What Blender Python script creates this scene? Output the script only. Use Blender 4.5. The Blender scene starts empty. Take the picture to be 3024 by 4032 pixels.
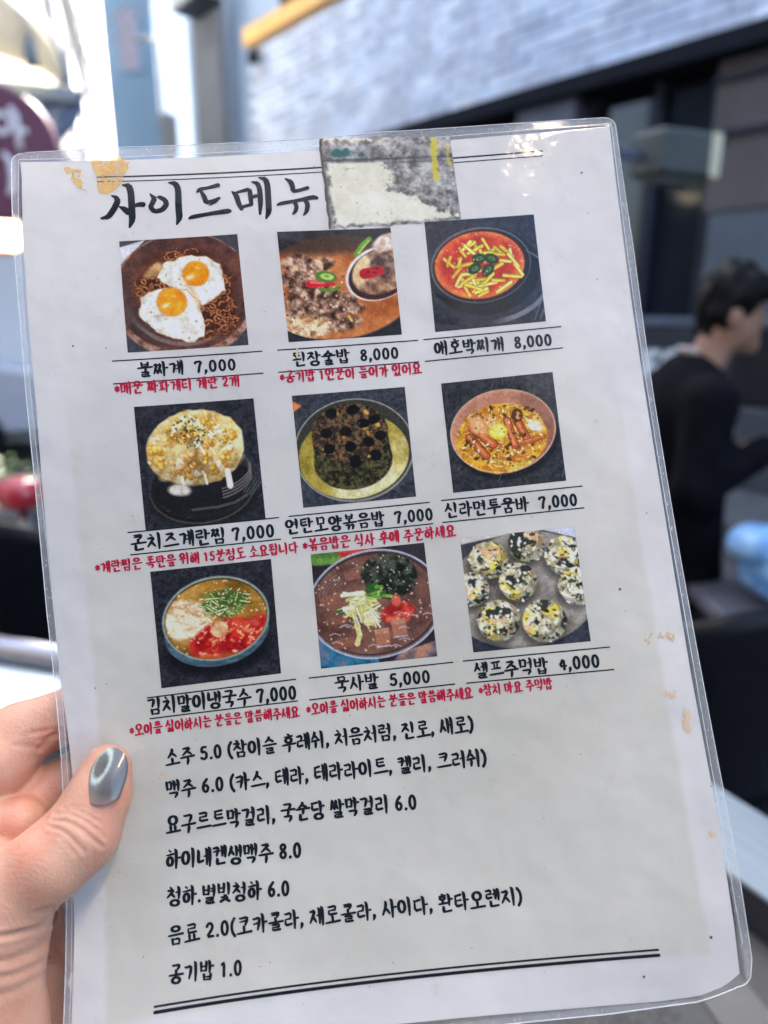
import bpy, math, random
import numpy as np
from mathutils import Vector, Matrix
random.seed(7)
sc = bpy.context.scene
COL = sc.collection
R_ = math.radians

# ------------------------------------------------------------------ camera, sky, sun, exposure
EYE = 1.58
PITCH = R_(16.0)
FPX, PW, PH = 2800.0, 3024.0, 4032.0
cam = bpy.data.cameras.new('camera')
cam.sensor_fit = 'VERTICAL'
cam.sensor_height = 36.0
cam.lens = FPX / PH * 36.0
cam.clip_start = 0.02
cam.clip_end = 600
cam.dof.use_dof = True
cam.dof.focus_distance = 0.246
cam.dof.aperture_fstop = 6.0
cam_ob = bpy.data.objects.new('camera', cam)
COL.objects.link(cam_ob)
cam_ob.location = (0, 0, EYE)
cam_ob.rotation_euler = (R_(90) - PITCH, 0, 0)
sc.camera = cam_ob

SUN_EL, SUN_AZ = R_(40), R_(2)          # azimuth clockwise from +Y
world = bpy.data.worlds.new('World')
sc.world = world
world.use_nodes = True
wn = world.node_tree
bg = wn.nodes['Background']
sky = wn.nodes.new('ShaderNodeTexSky')
sky.sky_type = 'NISHITA'
sky.sun_disc = False
sky.sun_elevation = SUN_EL
sky.sun_rotation = SUN_AZ
sky.dust_density = 4.0
wn.links.new(sky.outputs[0], bg.inputs['Color'])
bg.inputs['Strength'].default_value = 0.15
sun = bpy.data.lights.new('sun', 'SUN')
sun.energy = 4.0
sun.angle = R_(0.5)
sun.color = (1.0, 0.93, 0.82)
sun_ob = bpy.data.objects.new('sun', sun)
COL.objects.link(sun_ob)
sdir = Vector((math.sin(SUN_AZ) * math.cos(SUN_EL), math.cos(SUN_AZ) * math.cos(SUN_EL), math.sin(SUN_EL)))
sun_ob.rotation_euler = sdir.to_track_quat('Z', 'Y').to_euler()
sun_ob.location = (0, 0, 30)
sc.view_settings.view_transform = 'Standard'
sc.view_settings.look = 'None'
sc.view_settings.exposure = 2.72
sc.view_settings.gamma = 1.0
sc.view_settings.use_curve_mapping = False
sc.render.engine = 'CYCLES'
sc.cycles.use_denoising = True
sc.cycles.transparent_max_bounces = 16
sc.cycles.max_bounces = 10
sc.cycles.sample_clamp_indirect = 6.0

# ------------------------------------------------------------------ projections
CP, SP = math.cos(PITCH), math.sin(PITCH)
CAMR = np.array([[1, 0, 0], [0, -SP, CP], [0, -CP, -SP]])      # columns: right, down, forward
CAMC = np.array([0, 0, EYE])


def c2w(p):
    """camera millimetres (right, down, forward) to world metres"""
    return np.asarray(p, float) / 1000.0 @ CAMR.T + CAMC


def at(px, py, depth):
    return Vector(CAMC + CAMR @ np.array([(px - PW / 2) / FPX * depth, (py - PH / 2) / FPX * depth, depth]))


def cmm(px, py, d):
    return np.array([(px - PW / 2) / FPX * d, (py - PH / 2) / FPX * d, d])


# alley frame: every building along the right side is built in it (x to the right along the wall, y away, z up)
ALLEY = math.atan2(-0.777, 0.629)
ALM = Matrix.Rotation(ALLEY, 4, 'Z')


def wall_pt(px, py, d):
    r = CAMR @ np.array([(px - PW / 2) / FPX, (py - PH / 2) / FPX, 1.0])
    t = d / (0.777 * r[0] + 0.629 * r[1])
    P = CAMC + t * r
    return P[0] * 0.629 - P[1] * 0.777, P[2]


# ------------------------------------------------------------------ object helpers
def link(o, parent=None):
    COL.objects.link(o)
    if parent is not None:
        o.parent = parent
    return o


def tag(o, label=None, cat=None, group=None, kind=None):
    if label: o['label'] = label
    if cat: o['category'] = cat
    if group: o['group'] = group
    if kind: o['kind'] = kind
    return o


def empty(name, loc=(0, 0, 0), rz=0.0, label=None, cat=None, group=None):
    o = bpy.data.objects.new(name, None)
    o.empty_display_size = 0.1
    o.location = loc
    o.rotation_euler = (0, 0, rz)
    link(o)
    return tag(o, label, cat, group)


class MB:
    def __init__(s):
        s.v, s.f, s.m = [], [], []

    def add(s, vs, fs, mi=0):
        b = len(s.v)
        s.v += [tuple(p) for p in vs]
        s.f += [tuple(b + i for i in f) for f in fs]
        s.m += [mi] * len(fs)

    def box(s, x0, x1, y0, y1, z0, z1, M=None, bev=0.0):
        if bev > 0:
            b = bev
            ring = lambda x0, x1, y0, y1, z: [(x0, y0, z), (x1, y0, z), (x1, y1, z), (x0, y1, z)]
            vs = ring(x0 + b, x1 - b, y0 + b, y1 - b, z0) + ring(x0, x1, y0, y1, z0 + b) + ring(x0, x1, y0, y1, z1 - b) + ring(x0 + b, x1 - b, y0 + b, y1 - b, z1)
            fs = [(3, 2, 1, 0), (12, 13, 14, 15)]
            for k in range(3):
                for i in range(4):
                    j = (i + 1) % 4
                    fs.append((4 * k + i, 4 * k + j, 4 * k + 4 + j, 4 * k + 4 + i))
        else:
            vs = [(x0, y0, z0), (x1, y0, z0), (x1, y1, z0), (x0, y1, z0), (x0, y0, z1), (x1, y0, z1), (x1, y1, z1), (x0, y1, z1)]
            fs = [(3, 2, 1, 0), (4, 5, 6, 7), (0, 1, 5, 4), (1, 2, 6, 5), (2, 3, 7, 6), (3, 0, 4, 7)]
        if M is not None:
            vs = [M @ Vector(p) for p in vs]
        s.add(vs, fs)

    def tube(s, pts, r, n=10, cap=True):
        pts = [Vector(p) for p in pts]
        rr = r if isinstance(r, (list, tuple)) else [r] * len(pts)
        vs, fs = [], []
        up = None
        for i, p in enumerate(pts):
            d = (pts[min(i + 1, len(pts) - 1)] - pts[max(i - 1, 0)]).normalized()
            if up is None:
                up = d.orthogonal().normalized()
            up = (up - d * up.dot(d)).normalized()
            q = d.cross(up)
            for k in range(n):
                a = 2 * math.pi * k / n
                vs.append(p + (up * math.cos(a) + q * math.sin(a)) * rr[i])
        for i in range(len(pts) - 1):
            for k in range(n):
                k2 = (k + 1) % n
                fs.append((i * n + k, i * n + k2, (i + 1) * n + k2, (i + 1) * n + k))
        if cap:
            fs.append(tuple(range(n - 1, -1, -1)))
            fs.append(tuple((len(pts) - 1) * n + k for k in range(n)))
        s.add(vs, fs)

    def prism(s, poly, t, M=None):
        """polygon in the xz plane, thickness t along y"""
        n = len(poly)
        vs = [(x, 0, z) for x, z in poly] + [(x, t, z) for x, z in poly]
        fs = [tuple(range(n)), tuple(range(2 * n - 1, n - 1, -1))]
        for i in range(n):
            j = (i + 1) % n
            fs.append((j, i, n + i, n + j))
        if M is not None:
            vs = [M @ Vector(p) for p in vs]
        s.add(vs, fs)

    def lathe(s, prof, n=24, M=None):
        vs, fs = [], []
        for r, z in prof:
            for k in range(n):
                a = 2 * math.pi * k / n
                vs.append((r * math.cos(a), r * math.sin(a), z))
        for i in range(len(prof) - 1):
            for k in range(n):
                k2 = (k + 1) % n
                fs.append((i * n + k, i * n + k2, (i + 1) * n + k2, (i + 1) * n + k))
        fs.append(tuple(range(n - 1, -1, -1)))
        fs.append(tuple((len(prof) - 1) * n + k for k in range(n)))
        if M is not None:
            vs = [M @ Vector(p) for p in vs]
        s.add(vs, fs)

    def build(s, name, mat, parent=None, smooth=False, label=None):
        me = bpy.data.meshes.new(name)
        me.from_pydata([tuple(v) for v in s.v], [], s.f)
        me.validate()
        me.update()
        if smooth:
            me.polygons.foreach_set('use_smooth', [True] * len(me.polygons))
        if mat: me.materials.append(mat)
        o = bpy.data.objects.new(name, me)
        link(o, parent)
        if label: o['label'] = label
        return o


def np_mesh(name, V, F, mat, parent=None, smooth=True, attrs=None, label=None):
    me = bpy.data.meshes.new(name)
    V = np.asarray(V, np.float32)
    F = np.asarray(F, np.int32)
    me.vertices.add(len(V)); me.vertices.foreach_set('co', V.ravel())
    k = F.shape[1]
    me.loops.add(F.size); me.loops.foreach_set('vertex_index', F.ravel())
    me.polygons.add(len(F))
    me.polygons.foreach_set('loop_start', np.arange(0, F.size, k, dtype=np.int32))
    me.polygons.foreach_set('loop_total', np.full(len(F), k, np.int32))
    me.polygons.foreach_set('use_smooth', np.full(len(F), smooth))
    me.update(calc_edges=True)
    me.validate()
    for nm, arr in (attrs or {}).items():
        arr = np.asarray(arr, np.float32)
        if arr.ndim == 1:
            a = me.attributes.new(nm, 'FLOAT', 'POINT'); a.data.foreach_set('value', arr)
        elif arr.shape[1] == 2:
            a = me.attributes.new(nm, 'FLOAT2', 'POINT'); a.data.foreach_set('vector', arr.ravel())
        else:
            c4 = np.ones((len(arr), 4), np.float32); c4[:, :3] = arr
            a = me.attributes.new(nm, 'FLOAT_COLOR', 'POINT'); a.data.foreach_set('color', c4.ravel())
    if mat: me.materials.append(mat)
    o = bpy.data.objects.new(name, me)
    link(o, parent)
    if label: o['label'] = label
    return o


# ------------------------------------------------------------------ materials
def lin(c):
    return tuple(((x / 255) / 12.92 if x / 255 <= 0.04045 else ((x / 255 + 0.055) / 1.055) ** 2.4) for x in c)


class Mat:
    def __init__(s, name, color=(0.5, 0.5, 0.5), rough=0.5, metal=0.0, **kw):
        s.m = bpy.data.materials.new(name)
        s.m.use_nodes = True
        s.t = s.m.node_tree
        s.p = s.t.nodes['Principled BSDF']
        s.p.inputs['Base Color'].default_value = (*color, 1)
        s.p.inputs['Roughness'].default_value = rough
        s.p.inputs['Metallic'].default_value = metal
        for k, v in kw.items():
            s.p.inputs[k.replace('_', ' ')].default_value = v
        s.color = color

    def n(s, typ, **kw):
        nd = s.t.nodes.new(typ)
        for k, v in kw.items():
            if k in nd.inputs.keys(): nd.inputs[k].default_value = v
            else: setattr(nd, k, v)
        return nd

    def l(s, a, b): s.t.links.new(a, b)

    def coords(s, kind='Object'):
        return s.n('ShaderNodeTexCoord').outputs[kind]

    def noise(s, scale, detail=4, rough=0.55, vec=None, stretch=None):
        nz = s.n('ShaderNodeTexNoise')
        nz.inputs['Scale'].default_value = scale
        nz.inputs['Detail'].default_value = detail
        nz.inputs['Roughness'].default_value = rough
        v = vec if vec is not None else s.coords()
        if stretch:
            mp = s.n('ShaderNodeMapping'); mp.inputs['Scale'].default_value = stretch
            s.l(v, mp.inputs['Vector']); v = mp.outputs[0]
        s.l(v, nz.inputs['Vector'])
        return nz.outputs['Fac']

    def ramp(s, fac, stops):
        r = s.n('ShaderNodeValToRGB')
        el = r.color_ramp.elements
        while len(el) < len(stops): el.new(0.5)
        for e, (p, c) in zip(el, stops):
            e.position = p
            e.color = (*c, 1) if len(c) == 3 else c
        s.l(fac, r.inputs['Fac'])
        return r.outputs['Color']

    def mix(s, fac, a, b, typ='MIX'):
        m = s.n('ShaderNodeMix', data_type='RGBA', blend_type=typ)
        for sock, v in ((m.inputs[0], fac), (m.inputs[6], a), (m.inputs[7], b)):
            if isinstance(v, (int, float)): sock.default_value = v
            elif isinstance(v, tuple): sock.default_value = (*v, 1)
            else: s.l(v, sock)
        return m.outputs[2]

    def base(s, col): s.l(col, s.p.inputs['Base Color']); return s

    def bump(s, h, strength=0.3, dist=0.01):
        b = s.n('ShaderNodeBump'); b.inputs['Strength'].default_value = strength; b.inputs['Distance'].default_value = dist
        s.l(h, b.inputs['Height']); s.l(b.outputs[0], s.p.inputs['Normal']); return s

    def vary(s, scale, amt=0.25, bump=0.0, dist=0.005, stretch=None):
        """mottled version of the base colour"""
        f = s.noise(scale, 6, 0.6, stretch=stretch)
        c = s.color
        lo = tuple(x * (1 - amt) for x in c); hi = tuple(min(1, x * (1 + amt)) for x in c)
        s.base(s.ramp(f, [(0.3, lo), (0.7, hi)]))
        if bump: s.bump(f, bump, dist)
        return s


def simple(name, color, rough=0.6, scale=6, amt=0.2, bump=0.1, metal=0.0, **kw):
    return Mat(name, color, rough, metal, **kw).vary(scale, amt, bump).m


# ================================================================== THE SETTING
M_asph = Mat('asphalt', (0.06, 0.06, 0.062), 0.85).vary(3, 0.35, 0.4).m
g = MB()
g.add([(-150, -150, 0), (150, -150, 0), (150, 150, 0), (-150, 150, 0)], [(0, 1, 2, 3)])
tag(g.build('ground', M_asph), kind='structure')
M_pave = Mat('pavement_concrete', (0.10, 0.105, 0.11), 0.85).vary(5, 0.2, 0.3).m
pv = MB()
pv.box(-16, 10, 4.9, 6.02, 0.0, 0.12, bev=0.01)
po = pv.build('pavement', M_pave); po.rotation_euler = (0, 0, ALLEY); tag(po, kind='structure')


def bld(name, label, cat='building'):
    return empty(name, (0, 0, 0), ALLEY, label, cat)


# ---------- white brick building over dark shop front (right side of the alley)
D = 6.0
xl, _ = wall_pt(990, 300, D)
xr = 7.5
_, z_trim = wall_pt(1150, 95, D)
_, z_lint = wall_pt(2259, 300, D)
A = bld('brick_building', 'white painted brick building with an orange trim board and dark shop front')
M_brick = Mat('white_brick_paint', (0.72, 0.73, 0.74), 0.55)
oi = M_brick.n('ShaderNodeObjectInfo').outputs['Random']
geo = M_brick.n('ShaderNodeNewGeometry').outputs['Random Per Island']
rnd = M_brick.n('ShaderNodeMath', operation='ADD'); M_brick.l(oi, rnd.inputs[0]); M_brick.l(geo, rnd.inputs[1])
fr = M_brick.n('ShaderNodeMath', operation='FRACT'); M_brick.l(rnd.outputs[0], fr.inputs[0])
cb = M_brick.ramp(fr.outputs[0], [(0.0, (0.44, 0.51, 0.62)), (0.3, (0.64, 0.73, 0.86)), (0.75, (0.72, 0.81, 0.94)), (1.0, (0.82, 0.88, 0.95))])
nz = M_brick.noise(2.3, 4, 0.6, M_brick.n('ShaderNodeNewGeometry').outputs['Position'])
cb = M_brick.mix(M_brick.ramp(nz, [(0.42, (0, 0, 0)), (0.62, (1, 1, 1))]), cb, (0.52, 0.56, 0.66))
M_brick.base(cb)
M_brick = M_brick.m
M_mortar = simple('mortar', (0.4, 0.41, 0.43), 0.9, 8)
M_dark = simple('dark_shopfront_metal', (0.025, 0.03, 0.045), 0.6, 4, Specular_IOR_Level=0.2)
M_orange = simple('orange_trim', (0.95, 0.52, 0.16), 0.5, 5, 0.1)  # one orange base colour for the whole trim board
M_roofd = simple('dark_eave', (0.012, 0.014, 0.02), 0.8, 4, Specular_IOR_Level=0.1)
M_grayw = simple('grey_render', (0.35, 0.36, 0.38), 0.8, 2, 0.12)
M_glassd = Mat('dark_shop_glass', (0.012, 0.015, 0.02), 0.06).m
M_brown = simple('brown_panel', (0.10, 0.085, 0.08), 0.6, 2, 0.2)
M_conc = simple('grey_plinth', (0.06, 0.068, 0.075), 0.7, 2, 0.15)
b = MB(); b.box(xl, xr, D + 0.02, D + 0.5, z_lint, z_trim); b.build('wall_core', M_mortar, A)
BW, BH = 0.36, 0.105
brick_me = MB(); brick_me.box(-BW / 2 + 0.006, BW / 2 - 0.006, 0, 0.055, 0.005, BH - 0.005, bev=0.004)
proto = None
cells = []
nrow = int((z_trim - z_lint) / BH)
for r in range(nrow):
    z = z_lint + r * BH
    n0 = 0 if r % 2 == 0 else BW / 2
    x = xl + 0.16 + n0
    while x < xr - 0.2:
        cells.append((x, z)); x += BW


def loc_w(x, y, z):
    return ALM @ Vector((x, y, z))


def topx(P):
    q = CAMR.T @ (np.array(P) - CAMC)
    return q[0] / q[2] * FPX + PW / 2, q[1] / q[2] * FPX + PH / 2, q[2]


near = []
for x, z in cells:
    u, v, dep = topx(loc_w(x, D, z))
    if -60 < u < PW + 60 and -60 < v and v < 640 and dep > 0 and not (v > 640 - u * 0.062):
        near.append((dep, x, z))
near.sort()
solo = {(x, z) for _, x, z in near[:300]}
rest = MB()
for x, z in cells:
    dy = random.uniform(-0.006, 0.006)
    if (x, z) in solo:
        if proto is None:
            proto = brick_me.build('brick', M_brick, A); o = proto
        else:
            o = proto.copy(); link(o, A)
        o.location = (x, D - 0.035 + dy, z)
        o.rotation_euler = (0, 0, random.uniform(-.01, .01))
    else:
        rest.box(x - BW / 2 + 0.006, x + BW / 2 - 0.006, D - 0.035 + dy, D + 0.03, z + 0.005, z + BH - 0.005)
o = rest.build('brick_courses', M_brick, A); o['kind'] = 'stuff'
b = MB(); b.box(xl - 0.03, xr, D - 0.10, D + 0.1, z_trim + 0.003, z_trim + 0.22, bev=0.01); b.build('trim_board', M_orange, A)
x_up, _ = wall_pt(1130, 0, D)
b = MB(); b.box(x_up, xr, D - 0.12, D + 0.6, z_trim + 0.225, z_trim + 0.7, bev=0.02); b.build('eave', M_roofd, A)
b = MB(); b.box(x_up + 0.1, xr, D + 0.0, D + 7, z_trim + 0.705, 17.0); b.build('upper_wall', M_grayw, A)
b = MB(); b.box(xl, x_up + 0.09, D + 0.52, D + 7, z_lint, z_trim + 0.22); b.build('back_wall', M_grayw, A)
# shop front under the bricks
RZ = D + 0.45
b = MB(); b.box(xl, xr, D - 0.08, D + 0.5, z_lint - 0.16, z_lint - 0.004, bev=0.01); b.build('lintel', M_roofd, A)
b = MB(); b.box(xl, xr, RZ + 0.05, RZ + 0.4, 0.125, z_lint - 0.163); b.build('shop_wall', M_dark, A)


def xs(px): return wall_pt(px, 700, D)[0]


M_panel = simple('pale_shop_panel', (0.20, 0.21, 0.25), 0.5, 3)
for p0, p1 in ((1600, 1682), (1700, 1770), (1790, 1850), (1872, 1900), (1910, 1940), (1950, 1978)):
    b = MB(); b.box(xs(p0), xs(p1), D + 0.2, D + 0.26, 0.9, z_lint - 0.22, bev=0.01); b.build('grille_panel', M_panel, A)
b = MB(); b.box(xs(2020), xs(2240), D + 0.02, D + 0.3, 0.13, z_lint - 0.164, bev=0.01); b.build('pier', simple('blue_grey_pier', (0.10, 0.11, 0.15), 0.6, 3), A)
b = MB(); b.box(xs(2265), xs(2715), D + 0.3, D + 0.36, 0.13, z_lint - 0.2); b.build('glass_pane', M_glassd, A)
for p in (2255, 2500, 2725):
    b = MB(); b.box(xs(p), xs(p) + 0.07, D + 0.2, D + 0.42, 0.13, z_lint - 0.165, bev=0.006); b.build('mullion', M_dark, A)
b = MB(); b.box(xs(2760), xs(3300), D + 0.1, D + 0.2, 2.35, z_lint - 0.17); b.build('brown_fascia', M_brown, A)
b = MB()
for i in range(2):
    b.box(xs(2760) - 0.02, xs(3300), D + 0.06, D + 0.11, 2.9 + i * 0.4, 2.94 + i * 0.4)
b.build('fascia_batten', M_dark, A)
b = MB(); b.box(xs(2780), xs(3300), D + 0.12, D + 0.22, 1.5, 2.34); b.build('grey_shutter', simple('grey_blue_shutter', (0.09, 0.115, 0.135), 0.5, 2), A)
b = MB(); b.box(xs(2520), xs(3300), D - 0.02, D + 0.3, 0.8, 1.42, bev=0.02); b.build('dark_bench_front', simple('black_panel', (0.008, 0.009, 0.014), 0.4), A)
b = MB(); b.box(xs(2500), xs(3300), D - 0.05, D + 0.3, 1.425, 1.5, bev=0.01); b.build('sill', simple('blue_grey_sill', (0.1, 0.12, 0.17), 0.5), A)
b = MB(); b.box(xs(2300), xs(3400), D - 0.06, D + 0.35, 0.123, 0.795, bev=0.02); b.build('plinth', M_conc, A)
# small lamp on the brick wall
lx, lz = wall_pt(1042, 235, D)
lamp = empty('wall_lamp', loc_w(lx, D - 0.04, lz), ALLEY, 'tiny dark wall lamp on white bricks below the orange trim end', 'lamp')
b = MB(); b.lathe([(0.02, -0.08), (0.09, -0.07), (0.1, 0.0), (0.05, 0.1), (0.02, 0.12)], 12, Matrix.Translation((0, -0.14, 0))); b.build('shade', M_dark, lamp, True)
b = MB(); b.tube([(0, 0, 0.05), (0, -0.06, 0.13), (0, -0.14, 0.11)], 0.015, 8); b.build('arm', simple('copper', (0.5, 0.25, 0.15), 0.4), lamp, True)

# ---------- pale blue ribbed metal building further along
Bd = bld('metal_clad_building', 'pale blue building clad in vertical ribbed metal beyond the white bricks')
M_blue = simple('pale_blue_cladding', (0.50, 0.60, 0.72), 0.45, 1.2, 0.08, 0.0)
x0, _ = wall_pt(740, 300, 7.2); x1, _ = wall_pt(1060, 300, 7.2)
b = MB(); b.box(x0, x1 + 1.2, 7.25, 12, 0, 8.8); b.build('wall', M_blue, Bd)
x = x0 + 0.1; first = None
while x < x1 + 0.6:
    if first is None:
        q = MB(); q.box(-0.05, 0.05, 0, 0.06, 0, 8.7, bev=0.015); first = q.build('rib', M_blue, Bd); o = first
    else:
        o = first.copy(); link(o, Bd)
    o.location = (x, 7.188, 0.02)
    x += 0.34
b = MB(); b.box(x0, x1 + 0.6, 7.1, 7.24, 0.02, 2.9); b.build('lower_panel', simple('slate_panel', (0.16, 0.2, 0.3), 0.5, 2), Bd)
# grey pilaster with an air conditioner box above it
xa, _ = wall_pt(766, 300, 6.7); xb, _ = wall_pt(866, 300, 6.7)
pil = bld('concrete_column', 'dark grey square column in front of the pale blue cladding', 'column')
b = MB(); b.box(xa, xb, 6.7, 6.8, 0, 7.4, bev=0.02); b.build('shaft', simple('dark_grey_concrete', (0.17, 0.18, 0.2), 0.8, 1.5), pil)
b = MB(); b.box(xa - 0.05, xb + 0.05, 6.65, 6.83, 0, 0.5, bev=0.03); b.build('base', M_conc, pil)
xa, z0 = wall_pt(790, 78, 6.8); xb, _ = wall_pt(912, 60, 6.8)
ac = bld('air_conditioner', 'pale grey air conditioner box on the column top at the upper edge', 'air conditioner')
M_ac = simple('ac_white', (0.6, 0.62, 0.64), 0.5, 2, 0.08)
b = MB(); b.box(xa, xb, 6.2, 6.64, z0 + 0.0, z0 + 0.95, bev=0.03); b.build('casing', M_ac, ac)
b = MB(); b.lathe([(0.32, 0), (0.32, 0.02), (0.05, 0.03)], 20, Matrix.Translation(((xa + xb) / 2, 6.2, z0 + 0.45)) @ Matrix.Rotation(R_(90), 4, 'X')); b.build('fan_grille', M_panel, ac)
b = MB(); b.box(xa + 0.1, xb - 0.1, 6.25, 6.7, z0 - 0.06, z0 - 0.004); b.build('bracket', M_dark, ac)


# ---------- buildings facing the camera at the far end of the alley (world aligned)
def px_x(px, depth): return (px - PW / 2) / FPX * depth


def far_y(depth): return depth * 1.06


M_steel = simple('steel_blue_render', (0.13, 0.22, 0.33), 0.6, 0.5, 0.1, 0.0)
dep = 15.0
P0 = at(448, 600, dep); P1 = at(622, 600, dep); T = at(418, -900, dep)
tw = empty('slate_blue_tower', (P0.x, P0.y, 0), 0, 'tall narrow steel blue building between two bright gaps', 'building')
wd = P1.x - P0.x
b = MB(); b.box(0, wd + 0.1, 0, 4, 0, 12); b.build('wall', M_steel, tw)
b = MB(); b.box(0.01, wd + 0.09, -0.06, -0.003, 0, 3.7); b.build('ground_floor', simple('dark_blue_grey', (0.10, 0.14, 0.19), 0.6, 1), tw)
M_win = Mat('far_window_glass', (0.05, 0.07, 0.1), 0.1).m
for z in (6.2, 9.4):
    b = MB(); b.box(0.25, wd - 0.15, -0.03, -0.004, z, z + 1.2); f = b.build('window', M_steel, tw)
    b = MB(); b.box(0.32, wd - 0.22, -0.04, -0.032, z + 0.07, z + 1.13); b.build('pane', simple('mauve_glass', (0.28, 0.27, 0.35), 0.2, 1), f)
b = MB(); b.box(0.3, wd - 0.1, -0.5, -0.064, 3.72, 3.8); b.build('door_canopy', M_ac, tw)
# pale building at the far left, sun washed
M_pale = simple('white_render', (0.82, 0.82, 0.80), 0.7, 0.6, 0.05, 0.0)
P1 = at(205, 600, 8.0)
wb = empty('white_apartment_block', (P1.x, P1.y, 0), math.atan2(0.95, -0.3), 'white apartment block washed out by sun behind the cables', 'building')
b = MB(); b.box(0, 13.2, 0, 5, 0, 13); b.build('wall', M_pale, wb)
M_wsill = simple('pale_grey_frame', (0.45, 0.46, 0.48), 0.6, 2, 0.05)
for i in range(5):
    for z in (1.2, 4.0, 6.8, 9.6):
        xx = 0.9 + i * 2.5
        b = MB(); b.box(xx, xx + 1.2, -0.05, -0.003, z, z + 1.4); f = b.build('window', M_wsill, wb)
        b = MB(); b.box(xx + 0.1, xx + 1.1, -0.07, -0.052, z + 0.1, z + 1.3); b.build('pane', M_win, f)
b = MB(); b.box(-0.05, 13.2, -0.12, -0.003, 3.3, 3.45); b.box(-0.05, 13.2, -0.12, -0.003, 6.1, 6.25); b.build('string_course', M_pale, wb)
# street light and notice box in the bright gap
sl = empty('street_light', at(655, 3000, 14.0) - Vector((0, 0, at(655, 3000, 14.0).z)), 0, 'thin street light pole with a short arm in the bright gap', 'street light')
base = sl.location
hz = at(655, 195, 14.0).z * 1.0
pz = at(655, 600, 14.0)
sl.location = (pz.x, pz.y, 0)
b = MB(); b.tube([(0, 0, 0), (0, 0, 3), (0, 0, hz)], [0.05, 0.045, 0.035], 10); b.build('pole', simple('galvanised_pole', (0.3, 0.28, 0.25), 0.5), sl, True)
b = MB(); b.tube([(0, 0, hz - 0.05), (-0.25, 0, hz + 0.03), (-0.36, 0, hz + 0.02)], 0.03, 8); b.build('arm', simple('galvanised_arm', (0.3, 0.28, 0.25), 0.5), sl, True)
b = MB(); b.lathe([(0.04, 0.05), (0.11, 0.02), (0.12, -0.03), (0.02, -0.05)], 12, Matrix.Translation((-0.38, 0, hz))); b.build('lamp_head', M_panel, sl, True)
q0 = at(632, 570, 13.0); q1 = at(690, 450, 13.0)
nb = empty('utility_box', (q0.x, q0.y, 0), 0, 'dark grey utility box on a post in the bright gap', 'utility box')
b = MB(); b.box(0, q1.x - q0.x, 0, 0.25, q0.z - 0.2, q1.z, bev=0.04); b.build('cabinet', simple('grey_cabinet', (0.16, 0.17, 0.18), 0.5), nb)
b = MB(); b.tube([((q1.x - q0.x) / 2, 0.12, 0), ((q1.x - q0.x) / 2, 0.12, q0.z - 0.2)], 0.05, 8); b.build('post', M_dark, nb, True)
# cables
for i, (a, c, dd) in enumerate((((120, 330), (420, 20), 12.0), ((150, 200), (330, -40), 13.0), ((230, 270), (480, 40), 12.5))):
    A0 = at(a[0] - (c[0] - a[0]), a[1] - (c[1] - a[1]) + 30, dd + 1); A1 = at(c[0] + (c[0] - a[0]), c[1] + (c[1] - a[1]) + 60, dd - 1)
    mid = (A0 + A1) / 2 - Vector((0, 0, 0.12))
    b = MB(); b.tube([A0, A0.lerp(mid, 0.5) + Vector((0, 0, -0.03)), mid, mid.lerp(A1, 0.5) + Vector((0, 0, -0.03)), A1], 0.016, 6)
    o = b.build('overhead_cable', simple('cable_rubber', (0.25, 0.25, 0.26), 0.6), None, True)
    tag(o, ['lowest overhead cable crossing the bright sky at upper left', 'upper left overhead cable nearest the arched awning', 'overhead cable ending against the steel blue tower'][i], 'cable', 'overhead cables')

# ---------- left side of the alley: shop wall, awning, round sign, lamp
M_lav = simple('lavender_shop_wall', (0.46, 0.43, 0.52), 0.7, 1.5, 0.08)
dep = 9.0
P1 = at(243, 900, dep)
lw = empty('lavender_shop', (P1.x, P1.y, 0), R_(35), 'pale lavender shop wall behind the round purple sign', 'building')
b = MB(); b.box(-4, 0, 0, 3, 0, 7.5); b.build('wall', M_lav, lw)
b = MB(); b.box(-0.28, -0.16, -0.08, -0.003, 0, 7.4); b.build('drainpipe', simple('lilac_blue_pipe', (0.35, 0.42, 0.62), 0.5), lw)
b = MB(); b.box(-3.9, -0.35, -0.12, -0.003, 0.05, 1.5); b.build('pink_dado', simple('dusty_pink_wall', (0.42, 0.31, 0.35), 0.7, 2, 0.1), lw)
for k in range(7):
    q = MB(); q.box(-3.6 + k * 0.48, -3.45 + k * 0.48, -0.17, -0.124, 1.0, 1.48); q.build('louvre_bar', simple('mauve_bar', (0.2, 0.16, 0.19), 0.6), lw)

aw = empty('arched_awning', at(-140, 300, 5.2), R_(20), 'cream arched awning with curved metal ribs at the upper left corner', 'awning')
Wd = 5.2 / FPX
M_poly = Mat('cream_polycarbonate', (0.74, 0.70, 0.60), 0.35, Alpha=1.0).vary(3, 0.06).m
_tl = M_poly.node_tree.nodes.new('ShaderNodeBsdfTranslucent'); _tl.inputs['Color'].default_value = (0.85, 0.78, 0.62, 1)
_mx = M_poly.node_tree.nodes.new('ShaderNodeMixShader'); _mx.inputs[0].default_value = 0.6
_p = M_poly.node_tree.nodes['Principled BSDF']; _o = [n for n in M_poly.node_tree.nodes if n.type == 'OUTPUT_MATERIAL'][0]
M_poly.node_tree.links.new(_p.outputs[0], _mx.inputs[1]); M_poly.node_tree.links.new(_tl.outputs[0], _mx.inputs[2]); M_poly.node_tree.links.new(_mx.outputs[0], _o.inputs['Surface'])
M_rib = simple('grey_blue_rib', (0.22, 0.28, 0.33), 0.4, 2)
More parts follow.
